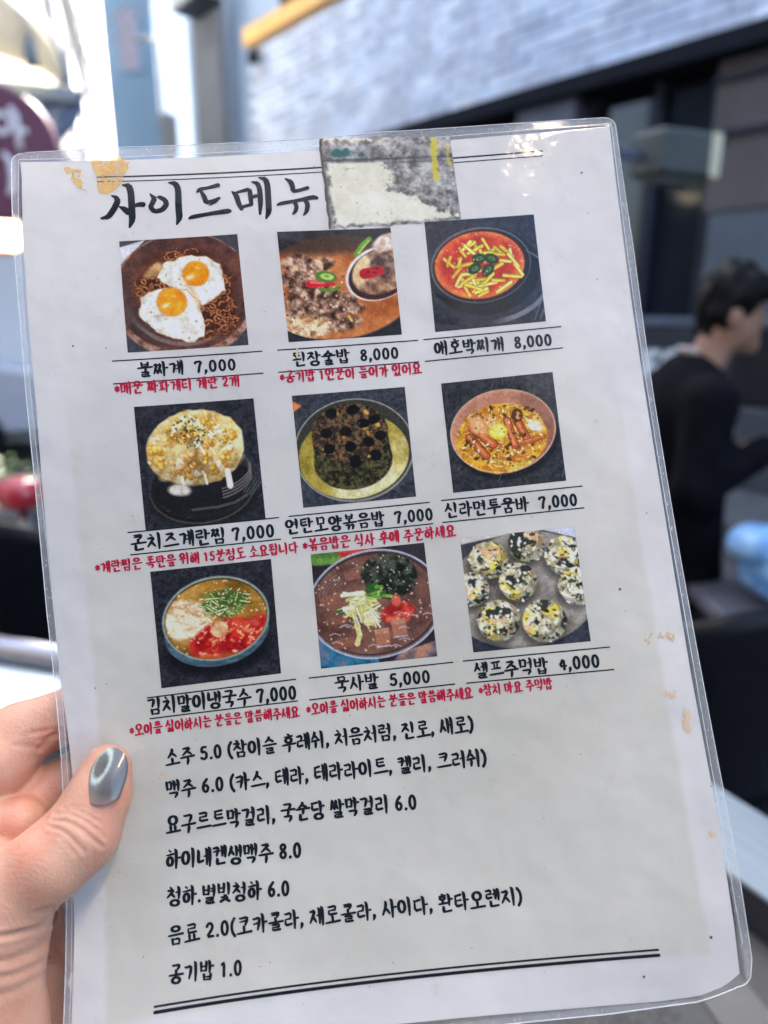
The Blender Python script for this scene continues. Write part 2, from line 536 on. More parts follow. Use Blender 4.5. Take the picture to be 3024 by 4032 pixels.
# dome-like quarter canopy: profile arcs swept round
AR = 365 * Wd
av, af = [], []
na, nb_ = 18, 14
for i in range(na + 1):
    th = math.pi * i / na
    for j in range(nb_ + 1):
        ph = (math.pi / 2) * j / nb_
        av.append((AR * math.cos(th) * math.cos(ph * 0.0 + 0) * math.cos(ph) ** 0.35, -AR * 0.9 * math.sin(ph) * math.sin(th) ** 0.3 if 0 < i < na else 0, AR * math.sin(th) * math.cos(ph) ** 0.6))
for i in range(na):
    for j in range(nb_):
        a_ = i * (nb_ + 1) + j
        af.append((a_, a_ + 1, a_ + nb_ + 2, a_ + nb_ + 1))
b = MB(); b.add(av, af); b.build('canopy', M_poly, aw, True)
for rr_, yy in ((1.0, 0.03), (0.72, -0.35)):
    b = MB(); b.tube([(AR * rr_ * math.cos(math.pi * i / 20), yy - 0.02, AR * rr_ * math.sin(math.pi * i / 20) + 0.01) for i in range(21)], 0.045, 8); b.build('arch_rib', M_rib, aw, True)
b = MB(); b.box(-AR, AR + 0.08, -0.06, 0.06, -0.12, -0.02, bev=0.01); b.build('crossbar', M_rib, aw)
b = MB(); b.box(-AR, AR * 0.9, -0.03, 0.03, -0.30, -0.25, bev=0.005); b.build('lower_bar', M_rib, aw)
for k in range(5):
    b = MB(); b.tube([(-AR + k * 0.3, 0, -0.28), (-AR + 0.15 + k * 0.3, 0, -0.11)], 0.015, 6); b.build('lattice_bar', M_rib, aw)
b = MB(); b.prism([(AR + 0.14, -0.02), (AR - 0.06, -0.05), (AR - 0.42, -0.30), (AR - 0.36, -0.60), (AR - 0.28, -0.62), (AR + 0.07, -0.22)], 0.08); b.build('corner_brace', simple('navy_brace', (0.08, 0.13, 0.23), 0.5), aw)

dep = 4.2
S = empty('round_sign', at(-14, 606, dep), R_(2), 'round plum purple hanging sign with white Korean letters', 'sign')
rs = 246 / FPX * dep
Mrot = Matrix.Rotation(R_(90), 4, 'X')
b = MB(); b.lathe([(rs - 0.015, -0.05), (rs, -0.035), (rs, 0.035), (rs - 0.015, 0.05)], 64, Mrot); b.build('disc', simple('plum_paint', (0.15, 0.042, 0.095), 0.4, 2, 0.1, 0.0), S)
b = MB(); b.tube([(0, 0, rs), (0, 0, rs + 0.5)], 0.02, 8); b.build('hanger', M_rib, S)
M_wl = simple('white_lettering', (0.85, 0.83, 0.9), 0.5, 4, 0.05, 0.0)


def sign_stroke(pts, w, name='lettering'):
    """round brush stroke on the sign face; pts in photo pixels"""
    q = MB()
    k = dep / FPX
    P = [Vector(((x + 35) * k, -0.058, -(y - 598) * k)) for x, y in pts]
    q.tube(P, [w * k * (0.8 if i in (0, len(P) - 1) else 1.0) for i in range(len(P))], 8)
    for i, v in enumerate(q.v):
        q.v[i] = (v[0], -0.05 - max(0.0, (-0.05 - v[1])) * 0.25 - 0.002, v[2])
    q.build(name, M_wl, S, True)


sign_stroke([(15 + 32 * math.cos(a), 497 + 34 * math.sin(a)) for a in [2 * math.pi * i / 16 for i in range(17)]], 11)
sign_stroke([(52, 440), (72, 470), (74, 530), (75, 592)], 15)
sign_stroke([(78, 528), (112, 522)], 14)
sign_stroke([(5, 600), (28, 625), (31, 680), (22, 735), (5, 750)], 13)
sign_stroke([(-160, 470), (-120, 460), (-118, 520), (-160, 540)], 13)
sign_stroke([(-75, 440), (-72, 590)], 14)
sign_stroke([(-120, 620), (-60, 615)], 13)
sign_stroke([(-110, 640), (-130, 740), (-60, 735)], 13)

dep = 5.0
M_glow = Mat('lit_lamp_shade', (0.9, 0.75, 0.5), 0.5)
M_glow.p.inputs['Emission Color'].default_value = (1.0, 0.72, 0.38, 1)
M_glow.p.inputs['Emission Strength'].default_value = 2.2
L = empty('shop_lantern', at(5, 918, dep), 0, 'glowing warm shop lantern hanging under the round purple sign', 'lantern')
k = dep / FPX
b = MB(); b.lathe([(40 * k, -62 * k), (62 * k, -56 * k), (66 * k, 0), (62 * k, 56 * k), (40 * k, 62 * k)], 20); b.build('shade', M_glow.m, L, True)
b = MB(); b.lathe([(34 * k, 62.5 * k), (34 * k, 76 * k), (8 * k, 80 * k)], 16); b.build('cap', simple('amber_cap', (0.5, 0.25, 0.08), 0.5), L)
b = MB(); b.lathe([(20 * k, -80 * k), (46 * k, -74 * k), (46 * k, -62.6 * k)], 16); b.build('bottom_ring', simple('amber_ring', (0.55, 0.28, 0.1), 0.5), L)
b = MB(); b.tube([(0, 0, 80 * k), (0, 0, 80 * k + 0.6)], 0.006, 6); b.build('cord', M_dark, L)

# parked pale van far down the lane (bluish white patch), planter, stool
dep = 7.0
cv = at(20, 1330, dep)
van = empty('parked_car', (cv.x - 0.6, cv.y, 0), R_(20), 'pale silver blue car parked at the left edge behind the menu', 'car')
M_car = Mat('pale_car_paint', (0.55, 0.60, 0.70), 0.25, 0.0, Coat_Weight=0.6).m
prof = [(-2.0, 0.35), (-2.05, 0.75), (-1.9, 0.95), (-1.2, 1.02), (-0.75, 1.42), (0.7, 1.45), (1.25, 1.02), (1.95, 0.92), (2.05, 0.7), (2.0, 0.35)]
b = MB(); b.prism(prof, 1.7, Matrix.Translation((-1.2, 0, 0))); b.build('body', M_car, van)
for xw in (-2.45, 0.1):
    b = MB(); b.lathe([(0.2, -0.1), (0.31, -0.09), (0.31, 0.09), (0.2, 0.1)], 20, Matrix.Translation((xw, -0.02, 0.31)) @ Mrot); w = b.build('wheel', M_roofd, van)
    b = MB(); b.lathe([(0.19, 0.101), (0.05, 0.12)], 14, Matrix.Translation((xw, -0.02, 0.31)) @ Mrot); b.build('rim', M_ac, w)
b = MB(); b.prism([(-1.1, 1.03), (-0.72, 1.37), (0.66, 1.39), (1.1, 1.03)], 0.02, Matrix.Translation((-1.2, -0.022, 0))); b.build('side_window', M_win, van)

dep = 3.2
pp = at(25, 1850, dep)
pl = empty('potted_plant', (pp.x, pp.y, pp.z - 0.45), 0, 'leafy green potted plant at the left edge above the red stool', 'plant')
b = MB(); b.lathe([(0.10, 0), (0.13, 0.25), (0.14, 0.26), (0.13, 0.3), (0.115, 0.3)], 20); b.build('pot', simple('grey_pot', (0.2, 0.2, 0.2), 0.7), pl, True)
lf = MB()
rng = random.Random(3)
for i in range(150):
    th = rng.uniform(0, 6.28); r = rng.uniform(0, 0.16); h = 0.32 + rng.uniform(0, 0.22) * (1 - r / 0.2)
    c = Vector((r * math.cos(th), r * math.sin(th), h))
    d = Vector((math.cos(th), math.sin(th), rng.uniform(0.1, 0.9))).normalized()
    s_ = d.cross(Vector((rng.uniform(-.4, .4), rng.uniform(-.4, .4), 1))).normalized() * 0.013
    ln = rng.uniform(0.03, 0.06)
    lf.add([c, c + d * ln * 0.5 + s_, c + d * ln, c + d * ln * 0.5 - s_], [(0, 1, 2, 3)])
o = lf.build('foliage', simple('leaf_green', (0.09, 0.14, 0.04), 0.5, 20, 0.4), pl); o['kind'] = 'stuff'
ps = empty('plant_shelf', (pp.x - 0.1, pp.y, 0), 0, 'grey shelf carrying the potted plant at the left edge', 'shelf')
b = MB(); b.box(-0.3, 0.32, -0.2, 0.3, pp.z - 0.49, pp.z - 0.453, bev=0.005); b.build('top', M_conc, ps)
for sx in (-0.25, 0.27):
    b = MB(); b.box(sx - 0.02, sx + 0.02, -0.15, 0.25, 0, pp.z - 0.494); b.build('leg', M_conc, ps)

dep = 2.1
rp = at(80, 1930, dep)
k = dep / FPX
st = empty('red_stool', (rp.x, rp.y, 0), 0, 'glossy red padded stool seat behind the black chair on the left', 'stool')
M_red = Mat('red_vinyl', (0.45, 0.03, 0.05), 0.12, Coat_Weight=0.5).m
b = MB(); b.lathe([(0.02, rp.z - 0.05), (85 * k, rp.z - 0.045), (100 * k, rp.z - 0.01), (95 * k, rp.z + 0.02), (60 * k, rp.z + 0.035), (0.01, rp.z + 0.04)], 32); b.build('seat', M_red, st, True)
b = MB(); b.tube([(0, 0, 0.03), (0, 0, rp.z - 0.052)], 0.02, 10); b.build('post', simple('steel_post', (0.5, 0.5, 0.5), 0.3, metal=1.0), st, True)
b = MB(); b.lathe([(0.02, 0.028), (0.17, 0.012), (0.17, 0.0)], 24); b.build('foot', simple('steel_foot', (0.4, 0.4, 0.4), 0.35, metal=1.0), st, True)


# ---------- black chairs on both sides of the counter
M_blk = Mat('black_leather', (0.004, 0.005, 0.009), 0.42, Specular_IOR_Level=0.2).vary(25, 0.3, 0.1).m
M_leg = simple('black_metal_leg', (0.01, 0.01, 0.012), 0.4)


def chair(pos, rz, width, top, label, mat=M_blk):
    t = empty('padded_chair', pos, rz, label, 'chair', 'black chairs around the counter')
    sh = top - 0.42
    b = MB()
    vs, fs = [], []
    nu, nv = 16, 10
    for side in (0, 1):
        for i in range(nu + 1):
            a = -1.15 + 2.3 * i / nu
            for j in range(nv + 1):
                h = j / nv
                topz = top - 0.10 * (abs(a) / 1.15) ** 2.2
                z = sh + 0.03 + (topz - sh - 0.03) * h
                r = width / 2 * (1.0 + 0.1 * h) - side * 0.055 * (1 - 0.75 * max(0, h - 0.8) / 0.2)
                vs.append((r * math.sin(a), r * math.cos(a) * 0.85 - 0.03, z))
    n1 = (nu + 1) * (nv + 1)
    for i in range(nu):
        for j in range(nv):
            a_ = i * (nv + 1) + j
            fs.append((a_, a_ + nv + 1, a_ + nv + 2, a_ + 1))
            fs.append((n1 + a_, n1 + a_ + 1, n1 + a_ + nv + 2, n1 + a_ + nv + 1))
    for i in range(nu):
        a_ = i * (nv + 1) + nv; fs.append((a_, a_ + nv + 1, n1 + a_ + nv + 1, n1 + a_))
        a_ = i * (nv + 1); fs.append((a_ + nv + 1, a_, n1 + a_, n1 + a_ + nv + 1))
    for j in range(nv):
        fs.append((j, j + 1, n1 + j + 1, n1 + j)); a_ = nu * (nv + 1) + j; fs.append((a_ + 1, a_, n1 + a_, n1 + a_ + 1))
    b.add(vs, fs); b.build('backrest', mat, t, True)
    b = MB(); b.lathe([(width * 0.36, sh - 0.06), (width * 0.42, sh - 0.03), (width * 0.42, sh), (width * 0.3, sh + 0.02), (0.01, sh + 0.025)], 24); b.build('seat', mat, t, True)
    for sx in (-1, 1):
        for sy in (-1, 1):
            b = MB(); b.tube([(sx * width * 0.3, sy * width * 0.3, sh - 0.05), (sx * width * 0.38, sy * width * 0.38, 0.0)], 0.014, 8); b.build('leg', M_leg, t, True)
    return t


cpos = at(-40, 2060, 1.62)
chair((cpos.x, cpos.y + 0.1, 0), R_(165), 0.62, at(-40, 2030, 1.45).z, 'black padded chair behind the counter at the left, its curved back rim catching light')
cpos = at(3000, 2440, 1.05)
chair((cpos.x, cpos.y + 0.22, 0), R_(200), 0.46, at(3000, 2440, 1.05).z, 'black padded chair behind the counter at the lower right, below the blue bag')

# ---------- row of shops behind the photographer (lights and shades the place, seen in the reflections)
lr = bld('shop_row', 'grey rendered row of shops closing the near side of the alley behind the viewer')
DW = -2.3
b = MB(); b.box(-9.5, 22, DW - 6, DW, 0, 8.5); b.build('wall', simple('cool_grey_render', (0.20, 0.225, 0.27), 0.8, 1.2, 0.1), lr)
for i in range(9):
    xx = -8 + i * 3.3
    b = MB(); b.box(xx, xx + 1.7, DW + 0.003, DW + 0.05, 4.3, 5.9, bev=0.01); f = b.build('window', M_ac, lr)
    b = MB(); b.box(xx + 0.1, xx + 1.6, DW + 0.053, DW + 0.06, 4.4, 5.8); b.build('pane', M_win, f)
    b = MB(); b.box(xx - 0.4, xx + 2.0, DW + 0.003, DW + 0.06, 0.1, 2.6, bev=0.01); b.build('shop_door', M_brown, lr)
# tube lamp on a wall bracket above the photographer
M_tube = Mat('warm_tube', (0.9, 0.85, 0.7), 0.4)
M_tube.p.inputs['Emission Color'].default_value = (1.0, 0.78, 0.52, 1)
M_tube.p.inputs['Emission Strength'].default_value = 15.0
TL = empty('tube_lamp', (0.50, 0.02, 2.70), R_(80), 'warm tube lamp on a bracket above the counter', 'lamp')
b = MB(); b.tube([(-0.6, 0, 0), (0.6, 0, 0)], 0.019, 12); b.build('tube', M_tube.m, TL, True)
b = MB(); b.box(-0.64, 0.64, -0.04, 0.04, 0.03, 0.08, bev=0.008); b.build('housing', M_ac, TL)
b = MB(); b.tube([(0, -0.02, 0.08), (0, -0.3, 0.25), (0.2, -2.6, 0.25)], 0.018, 8); b.build('bracket', M_dark, TL, True)

# ---------- counter with aluminium rim
CT = 1.06
ct = empty('counter', (0, 0, 0), 0, 'counter with brushed aluminium rim and speckled grey top under the menu', 'counter')
M_alu = Mat('brushed_aluminium', (0.6, 0.62, 0.64), 0.45, 1.0)
ob = M_alu.coords()
mp = M_alu.n('ShaderNodeMapping'); mp.inputs['Rotation'].default_value = (0, 0, R_(59)); M_alu.l(ob, mp.inputs['Vector'])
st_ = M_alu.noise(60, 5, 0.7, mp.outputs[0], (0.05, 6, 1))
M_alu.base(M_alu.ramp(st_, [(0.3, (0.44, 0.53, 0.58)), (0.7, (0.60, 0.69, 0.74))]))
M_alu.bump(st_, 0.15, 0.0005)
M_alu = M_alu.m
outer = [(-1.6, 1.27), (0.37, 0.698), (0.78, 0.01)]
W_ = 0.103


def offset(poly, w):
    res = []
    for i, p in enumerate(poly):
        p = Vector(p)
        d0 = (p - Vector(poly[i - 1])).normalized() if i > 0 else None
        d1 = (Vector(poly[i + 1]) - p).normalized() if i < len(poly) - 1 else None
        d0 = d0 or d1; d1 = d1 or d0
        n0 = Vector((d0.y, -d0.x)); n1 = Vector((d1.y, -d1.x))
        m = (n0 + n1).normalized()
        res.append(p + m * w / m.dot(n0))
    return res


def strip(name, po, pi, z0, z1, mat):
    q = MB()
    n = len(po)
    vs = [(*p, z0) for p in po] + [(*p, z0) for p in pi] + [(*p, z1) for p in po] + [(*p, z1) for p in pi]
    fs = []
    for i in range(n - 1):
        fs += [(2 * n + i, 2 * n + i + 1, 3 * n + i + 1, 3 * n + i)[::-1], (i, i + 1, n + i + 1, n + i), (i, 2 * n + i, 2 * n + i + 1, i + 1), (n + i, n + i + 1, 3 * n + i + 1, 3 * n + i)]
    fs += [(0, n, 3 * n, 2 * n), (n - 1, 3 * n - 1, 4 * n - 1, 2 * n - 1)[::-1]]
    q.add(vs, fs)
    return q.build(name, mat, ct)


strip('rim_cap', outer, offset(outer, W_), CT - 0.004, CT, M_alu)
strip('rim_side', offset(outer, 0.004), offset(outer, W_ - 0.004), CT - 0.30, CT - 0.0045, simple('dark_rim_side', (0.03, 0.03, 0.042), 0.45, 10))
inn = offset(outer, W_ - 0.003)
M_terr = Mat('speckled_grey_top', (0.06, 0.062, 0.062), 0.5)
tn = M_terr.noise(260, 4, 0.7)
tb = M_terr.noise(9, 3, 0.5)
M_terr.base(M_terr.mix(M_terr.ramp(tb, [(0.47, (0, 0, 0)), (0.53, (1, 1, 1))]), M_terr.ramp(tn, [(0.40, (0.02, 0.021, 0.022)), (0.55, (0.075, 0.077, 0.075))]), (0.07, 0.072, 0.07)))
q = MB()
poly = [(*p, CT - 0.05) for p in inn] + [(0.5, -0.3, CT - 0.05), (-1.6, -0.3, CT - 0.05)]
q.add(poly + [(x, y, CT - 0.08) for x, y, _ in poly], [(4, 3, 2, 1, 0), (5, 6, 7, 8, 9)] + [(i, (i + 1) % 5, 5 + (i + 1) % 5, 5 + i) for i in range(5)])
q.build('table_top', M_terr.m, ct)
M_strip = simple('pale_inlay', (0.13, 0.132, 0.125), 0.5, 40, 0.1)
p0 = at(2720, 3960, 0.70); p1 = at(2860, 4150, 0.6)
q = MB()
f0 = at(2700, 3930, 0.66); f1 = at(2860, 4100, 0.60)
q.add([(f0.x - .02, f0.y, CT - 0.048), (f0.x + .03, f0.y, CT - 0.048), (f1.x + .07, f1.y - .12, CT - 0.048), (f1.x + .02, f1.y - .12, CT - 0.048)], [(3, 2, 1, 0)])
q.build('inlay_strip', M_strip, ct)
for lxx, lyy in ((-1.3, 0.9), (0.35, 0.45), (-1.3, -0.2), (0.4, -0.2)):
    q = MB(); q.box(lxx - 0.03, lxx + 0.03, lyy - 0.03, lyy + 0.03, 0, CT - 0.31); q.build('leg', M_leg, ct)
M_chr = Mat('chrome_tube', (0.36, 0.37, 0.43), 0.2, 1.0).m
q = MB()
oo = offset(outer, -0.026)
q.tube([(oo[0].x, oo[0].y, CT + 0.008), (oo[1].x - 0.12, oo[1].y + 0.035, CT + 0.008)], 0.022, 20)
q.build('rail_tube', M_chr, ct, True)
for f in (0.1, 0.5, 0.92):
    p = oo[0].lerp(oo[1], f)
    q = MB(); q.box(p.x - 0.012, p.x + 0.012, p.y - 0.012, p.y + 0.03, CT - 0.2, CT - 0.016); q.build('rail_bracket', M_chr, ct)

# ---------- signed-distance modelling for the figures, hand and bag
def surface_nets(f, org, h):
    nx, ny, nz = f.shape
    neg = f < 0
    c = np.zeros((nx - 1, ny - 1, nz - 1), np.int8)
    for i in (0, 1):
        for j in (0, 1):
            for k in (0, 1):
                c += neg[i:nx - 1 + i, j:ny - 1 + j, k:nz - 1 + k]
    act = (c > 0) & (c < 8)
    idx = np.full(act.shape, -1, np.int64)
    I = np.argwhere(act)
    idx[act] = np.arange(len(I))
    acc = np.zeros((len(I), 3)); cnt = np.zeros(len(I))
    cor = [(i, j, k) for i in (0, 1) for j in (0, 1) for k in (0, 1)]
    val = {q: f[I[:, 0] + q[0], I[:, 1] + q[1], I[:, 2] + q[2]] for q in cor}
    for a in cor:
        for ax in range(3):
            if a[ax] == 0:
                b = list(a); b[ax] = 1; b = tuple(b)
                va, vb = val[a], val[b]
                m = (va < 0) != (vb < 0)
                t = np.where(m, va / np.where(m, va - vb, 1), 0)
                p = np.tile(np.array(a, float), (len(I), 1)); p[:, ax] += t
                acc[m] += p[m]; cnt[m] += 1
    V = (I + acc / cnt[:, None]) * h + org
    Q = []
    for ax in range(3):
        sl0 = [slice(None)] * 3; sl1 = [slice(None)] * 3
        sl0[ax] = slice(0, -1); sl1[ax] = slice(1, None)
        a, b = neg[tuple(sl0)], neg[tuple(sl1)]
        E = np.argwhere(a != b)
        o1, o2 = (ax + 1) % 3, (ax + 2) % 3
        ok = (E[:, o1] > 0) & (E[:, o2] > 0) & (E[:, o1] < f.shape[o1] - 1) & (E[:, o2] < f.shape[o2] - 1)
        E = E[ok]
        inside_first = a[E[:, 0], E[:, 1], E[:, 2]]
        def cell(d1, d2):
            q = E.copy(); q[:, o1] -= d1; q[:, o2] -= d2
            return idx[q[:, 0], q[:, 1], q[:, 2]]
        quad = np.stack([cell(1, 1), cell(0, 1), cell(0, 0), cell(1, 0)], 1)
        quad[~inside_first] = quad[~inside_first][:, ::-1]
        Q.append(quad)
    Q = np.concatenate(Q)
    Q = Q[(Q >= 0).all(1)]
    return V, Q


def smooth_mesh(V, Q, it, lam=0.5):
    E = np.concatenate([Q[:, [0, 1]], Q[:, [1, 2]], Q[:, [2, 3]], Q[:, [3, 0]]])
    for _ in range(it):
        s = np.zeros_like(V); n = np.zeros(len(V))
        for a, b in ((0, 1), (1, 0)):
            for ax in range(3):
                s[:, ax] += np.bincount(E[:, a], V[E[:, b], ax], len(V))
            n += np.bincount(E[:, a], minlength=len(V))
        V = V + lam * (s / np.maximum(n, 1)[:, None] - V)
    return V


def vnormals(V, Q):
    n = np.cross(V[Q[:, 2]] - V[Q[:, 0]], V[Q[:, 3]] - V[Q[:, 1]])
    o = np.zeros_like(V)
    for k in range(4):
        for ax in range(3):
            o[:, ax] += np.bincount(Q[:, k], n[:, ax], len(V))
    return o / np.maximum(np.linalg.norm(o, axis=1), 1e-12)[:, None]


def field(prims, lo, hi, h):
    lo, hi = np.array(lo, float), np.array(hi, float)
    n = np.ceil((hi - lo) / h).astype(int) + 1
    ax = [(lo[i] + h * np.arange(n[i])).astype(np.float32) for i in range(3)]
    X, Y, Z = np.meshgrid(*ax, indexing='ij', sparse=True)
    f = None
    for p in prims:
        kind, k = p[0], p[-1]
        if kind == 'cap':
            _, a, b, ra, rb, k = p
            a, b = np.array(a, float), np.array(b, float)
            d = b - a; dd = max(d @ d, 1e-12)
            t = np.clip(((X - a[0]) * d[0] + (Y - a[1]) * d[1] + (Z - a[2]) * d[2]) / dd, 0, 1)
            g = np.sqrt((X - a[0] - t * d[0]) ** 2 + (Y - a[1] - t * d[1]) ** 2 + (Z - a[2] - t * d[2]) ** 2) - (ra + (rb - ra) * t)
        elif kind == 'ell':
            _, c, r, k = p
            q = np.sqrt(((X - c[0]) / r[0]) ** 2 + ((Y - c[1]) / r[1]) ** 2 + ((Z - c[2]) / r[2]) ** 2)
            g = (q - 1) * min(r) * 1.1
        elif kind == 'plane':          # keep the side where n.p < d
            _, nn, dd, k = p
            g = X * nn[0] + Y * nn[1] + Z * nn[2] - dd
            f = np.maximum(f, g); continue
        if f is None:
            f = g
        elif k < 0:
            f = np.maximum(f, -g)
        elif k == 0:
            f = np.minimum(f, g)
        else:
            hh = np.clip(0.5 + 0.5 * (g - f) / k, 0, 1)
            f = g + (f - g) * hh - k * hh * (1 - hh)
    return f, lo


def sdf_obj(name, prims, lo, hi, h, mat, parent=None, sm=2, xf=None, label=None, post=None):
    f, org = field(prims, lo, hi, h)
    V, Q = surface_nets(f, org, h)
    V = smooth_mesh(V, Q, sm)
    if post: V = post(V, Q)
    if xf is not None: V = xf(V)
    return np_mesh(name, V, Q, mat, parent, True, label=label)


def skin_mat(name, c, scale, bump, dist, fine):
    m = Mat(name, c, 0.48)
    m.p.inputs['Subsurface Weight'].default_value = 0.12
    m.p.inputs['Subsurface Radius'].default_value = (0.006, 0.002, 0.001)
    m.p.inputs['Subsurface Scale'].default_value = 0.5
    a = m.noise(scale, 5, 0.6)
    c2 = (c[0] * 1.05, c[1] * 0.78, c[2] * 0.74)
    c3 = (min(1, c[0] * 1.08), c[1] * 1.12, c[2] * 1.08)
    m.base(m.ramp(a, [(0.3, c2), (0.5, c), (0.72, c3)]))
    f1 = m.noise(fine, 3, 0.6)
    m.bump(f1, bump, dist)
    return m


# ---------- the man walking past, in black
hc = at(2880, 1236, 2.05)
mx, my = hc.x - 0.10, hc.y
man = empty('person', (mx, my, 0), 0, 'person in black clothes with short black hair walking to the right', 'person')
hx = 0.10
hz_ = hc.z
SK = [
    ('cap', (0, 0, 0.98), (0.0, 0, 1.28), 0.095, 0.11, 0.03),
    ('cap', (0.0, -0.13, 1.33), (0.0, 0.13, 1.33), 0.05, 0.05, 0.08),
    ('cap', (0.025, 0, 1.38), (0.07, 0, hz_ - 0.07), 0.056, 0.05, 0.03),
    ('ell', (hx, 0, hz_ + 0.015), (0.084, 0.070, 0.108), 0.03),
    ('cap', (hx + 0.03, 0, hz_ - 0.055), (hx + 0.06, 0, hz_ - 0.088), 0.05, 0.03, 0.035),
    ('cap', (hx + 0.075, 0, hz_ + 0.02), (hx + 0.092, 0, hz_ - 0.022), 0.010, 0.013, 0.012),
    ('cap', (hx + 0.070, -0.018, hz_ - 0.058), (hx + 0.070, 0.018, hz_ - 0.058), 0.011, 0.011, 0.010),
    ('cap', (hx + 0.070, -0.016, hz_ - 0.074), (hx + 0.070, 0.016, hz_ - 0.074), 0.010, 0.010, 0.008),
    ('cap', (hx + 0.066, -0.045, hz_ + 0.045), (hx + 0.066, 0.045, hz_ + 0.045), 0.014, 0.014, 0.015),
    ('ell', (hx - 0.028, -0.072, hz_ - 0.01), (0.02, 0.014, 0.032), 0.008),
    ('ell', (hx - 0.028, 0.072, hz_ - 0.01), (0.02, 0.014, 0.032), 0.008),
]
ARM = [((-0.01, -0.185, 1.325), (-0.05, -0.235, 1.10), (0.15, -0.20, 1.205)), ((0.0, 0.185, 1.325), (0.03, 0.23, 1.08), (0.24, 0.18, 1.12))]
LEG = [((0.0, -0.085, 0.92), (0.10, -0.09, 0.50), (0.16, -0.09, 0.09)), ((0.0, 0.085, 0.92), (-0.02, 0.09, 0.50), (-0.22, 0.09, 0.13))]
for s_, e_, w_ in ARM:
    SK += [('cap', s_, e_, 0.05, 0.038, 0.03), ('cap', e_, w_, 0.038, 0.026, 0.02)]
    w = np.array(w_); d = w - np.array(e_); d = d / np.linalg.norm(d)
    pc = w + d * 0.055
    SK.append(('cap', w, pc, 0.026, 0.03, 0.02))
    for q in range(4):
        b0 = pc + np.array([0, (q - 1.5) * 0.016, 0.0]); b1 = b0 + d * 0.045; b2 = b1 + d * 0.02 + np.array([0, 0, -0.025])
        SK += [('cap', b0, b1, 0.009, 0.008, 0.006), ('cap', b1, b2, 0.008, 0.007, 0.003)]
    SK += [('cap', w + d * 0.02, pc + np.array([0.02, 0, 0.035]), 0.012, 0.009, 0.01)]
for a_, k_, f_ in LEG:
    SK += [('cap', a_, k_, 0.07, 0.05, 0.02), ('cap', k_, f_, 0.055, 0.035, 0.03)]
M_skin = skin_mat('skin', (0.30, 0.17, 0.12), 12, 0.1, 0.001, 150).m
sdf_obj('body', SK, (-0.35, -0.36, 0.0), (0.45, 0.34, 1.78), 0.0085, M_skin, man, 2)
# eyes, brows and mouth sit in the face
M_eye = simple('dark_eye', (0.02, 0.015, 0.012), 0.2)
for sy in (-1, 1):
    q = MB(); q.lathe([(0.002, 0.003), (0.009, 0.002), (0.012, -0.004)], 12, Matrix.Translation((hx + 0.072, sy * 0.033, hz_ + 0.022)) @ Matrix.Rotation(R_(78), 4, 'Y') @ Matrix.Diagonal((0.55, 1.2, 1, 1))); q.build('eye', M_eye, man, True)
    q = MB(); q.tube([(hx + 0.080, sy * 0.014, hz_ + 0.052), (hx + 0.076, sy * 0.032, hz_ + 0.058), (hx + 0.06, sy * 0.05, hz_ + 0.05)], 0.005, 6); q.build('eyebrow', M_eye, man, True)
HAIR = [
    ('ell', (hx + 0.0, 0, hz_ + 0.048), (0.096, 0.086, 0.100), 0.01),
    ('cap', (hx - 0.046, -0.03, hz_ + 0.0), (hx - 0.046, 0.03, hz_ + 0.0), 0.044, 0.044, 0.02),
    ('cap', (hx - 0.056, -0.02, hz_ - 0.05), (hx - 0.056, 0.02, hz_ - 0.05), 0.024, 0.024, 0.03),
    ('cap', (hx + 0.060, -0.05, hz_ + 0.072), (hx + 0.066, 0.05, hz_ + 0.072), 0.030, 0.030, 0.02),
    ('cap', (hx + 0.02, -0.072, hz_ + 0.07), (hx + 0.005, -0.073, hz_ + 0.015), 0.02, 0.011, 0.015),
    ('cap', (hx + 0.02, 0.072, hz_ + 0.07), (hx + 0.005, 0.073, hz_ + 0.015), 0.02, 0.011, 0.015),
    ('ell', (hx + 0.072, 0, hz_ - 0.03), (0.066, 0.12, 0.072), -1),
    ('ell', (hx - 0.02, -0.09, hz_ - 0.025), (0.028, 0.03, 0.04), -1),
    ('ell', (hx - 0.02, 0.09, hz_ - 0.025), (0.028, 0.03, 0.04), -1),
]
def tufts(V, Q):
    N = vnormals(V, Q)
    rg = np.random.RandomState(8)
    h = np.zeros(len(V))
    for i in range(9):
        d = rg.normal(size=3); d[2] *= .35; d /= np.linalg.norm(d)
        h += np.sin(V @ d * rg.uniform(60, 170) + rg.uniform(0, 6)) * .0022
    return V + N * h[:, None]


sdf_obj('hair', HAIR, (hx - 0.17, -0.14, hz_ - 0.12), (hx + 0.15, 0.14, hz_ + 0.19), 0.006, simple('black_hair', (0.003, 0.003, 0.004), 0.5, 60, 0.3, 0.5, Specular_IOR_Level=0.15), man, 2, None, None, tufts)
SH = [
    ('cap', (0, -0.075, 0.74), (0, -0.06, 1.12), 0.122, 0.105, 0.05),
    ('cap', (0, 0.075, 0.74), (0, 0.06, 1.12), 0.122, 0.105, 0.05),
    ('cap', (0.0, 0, 0.72), (-0.005, 0, 1.18), 0.128, 0.125, 0.05),
    ('ell', (-0.005, 0, 1.26), (0.128, 0.18, 0.16), 0.06),
    ('cap', (-0.005, -0.145, 1.325), (-0.005, 0.145, 1.325), 0.070, 0.070, 0.07),
    ('cap', (0.0, -0.03, 1.385), (0.0, 0.03, 1.385), 0.07, 0.07, 0.05),
]
for s_, e_, w_ in ARM:
    SH += [('cap', s_, e_, 0.072, 0.062, 0.03), ('cap', e_, w_, 0.06, 0.042, 0.03)]
SH += [('ell', (0.075, 0, 1.44), (0.085, 0.078, 0.095), -1), ('plane', (0, 0, -1), -0.72, 0)]
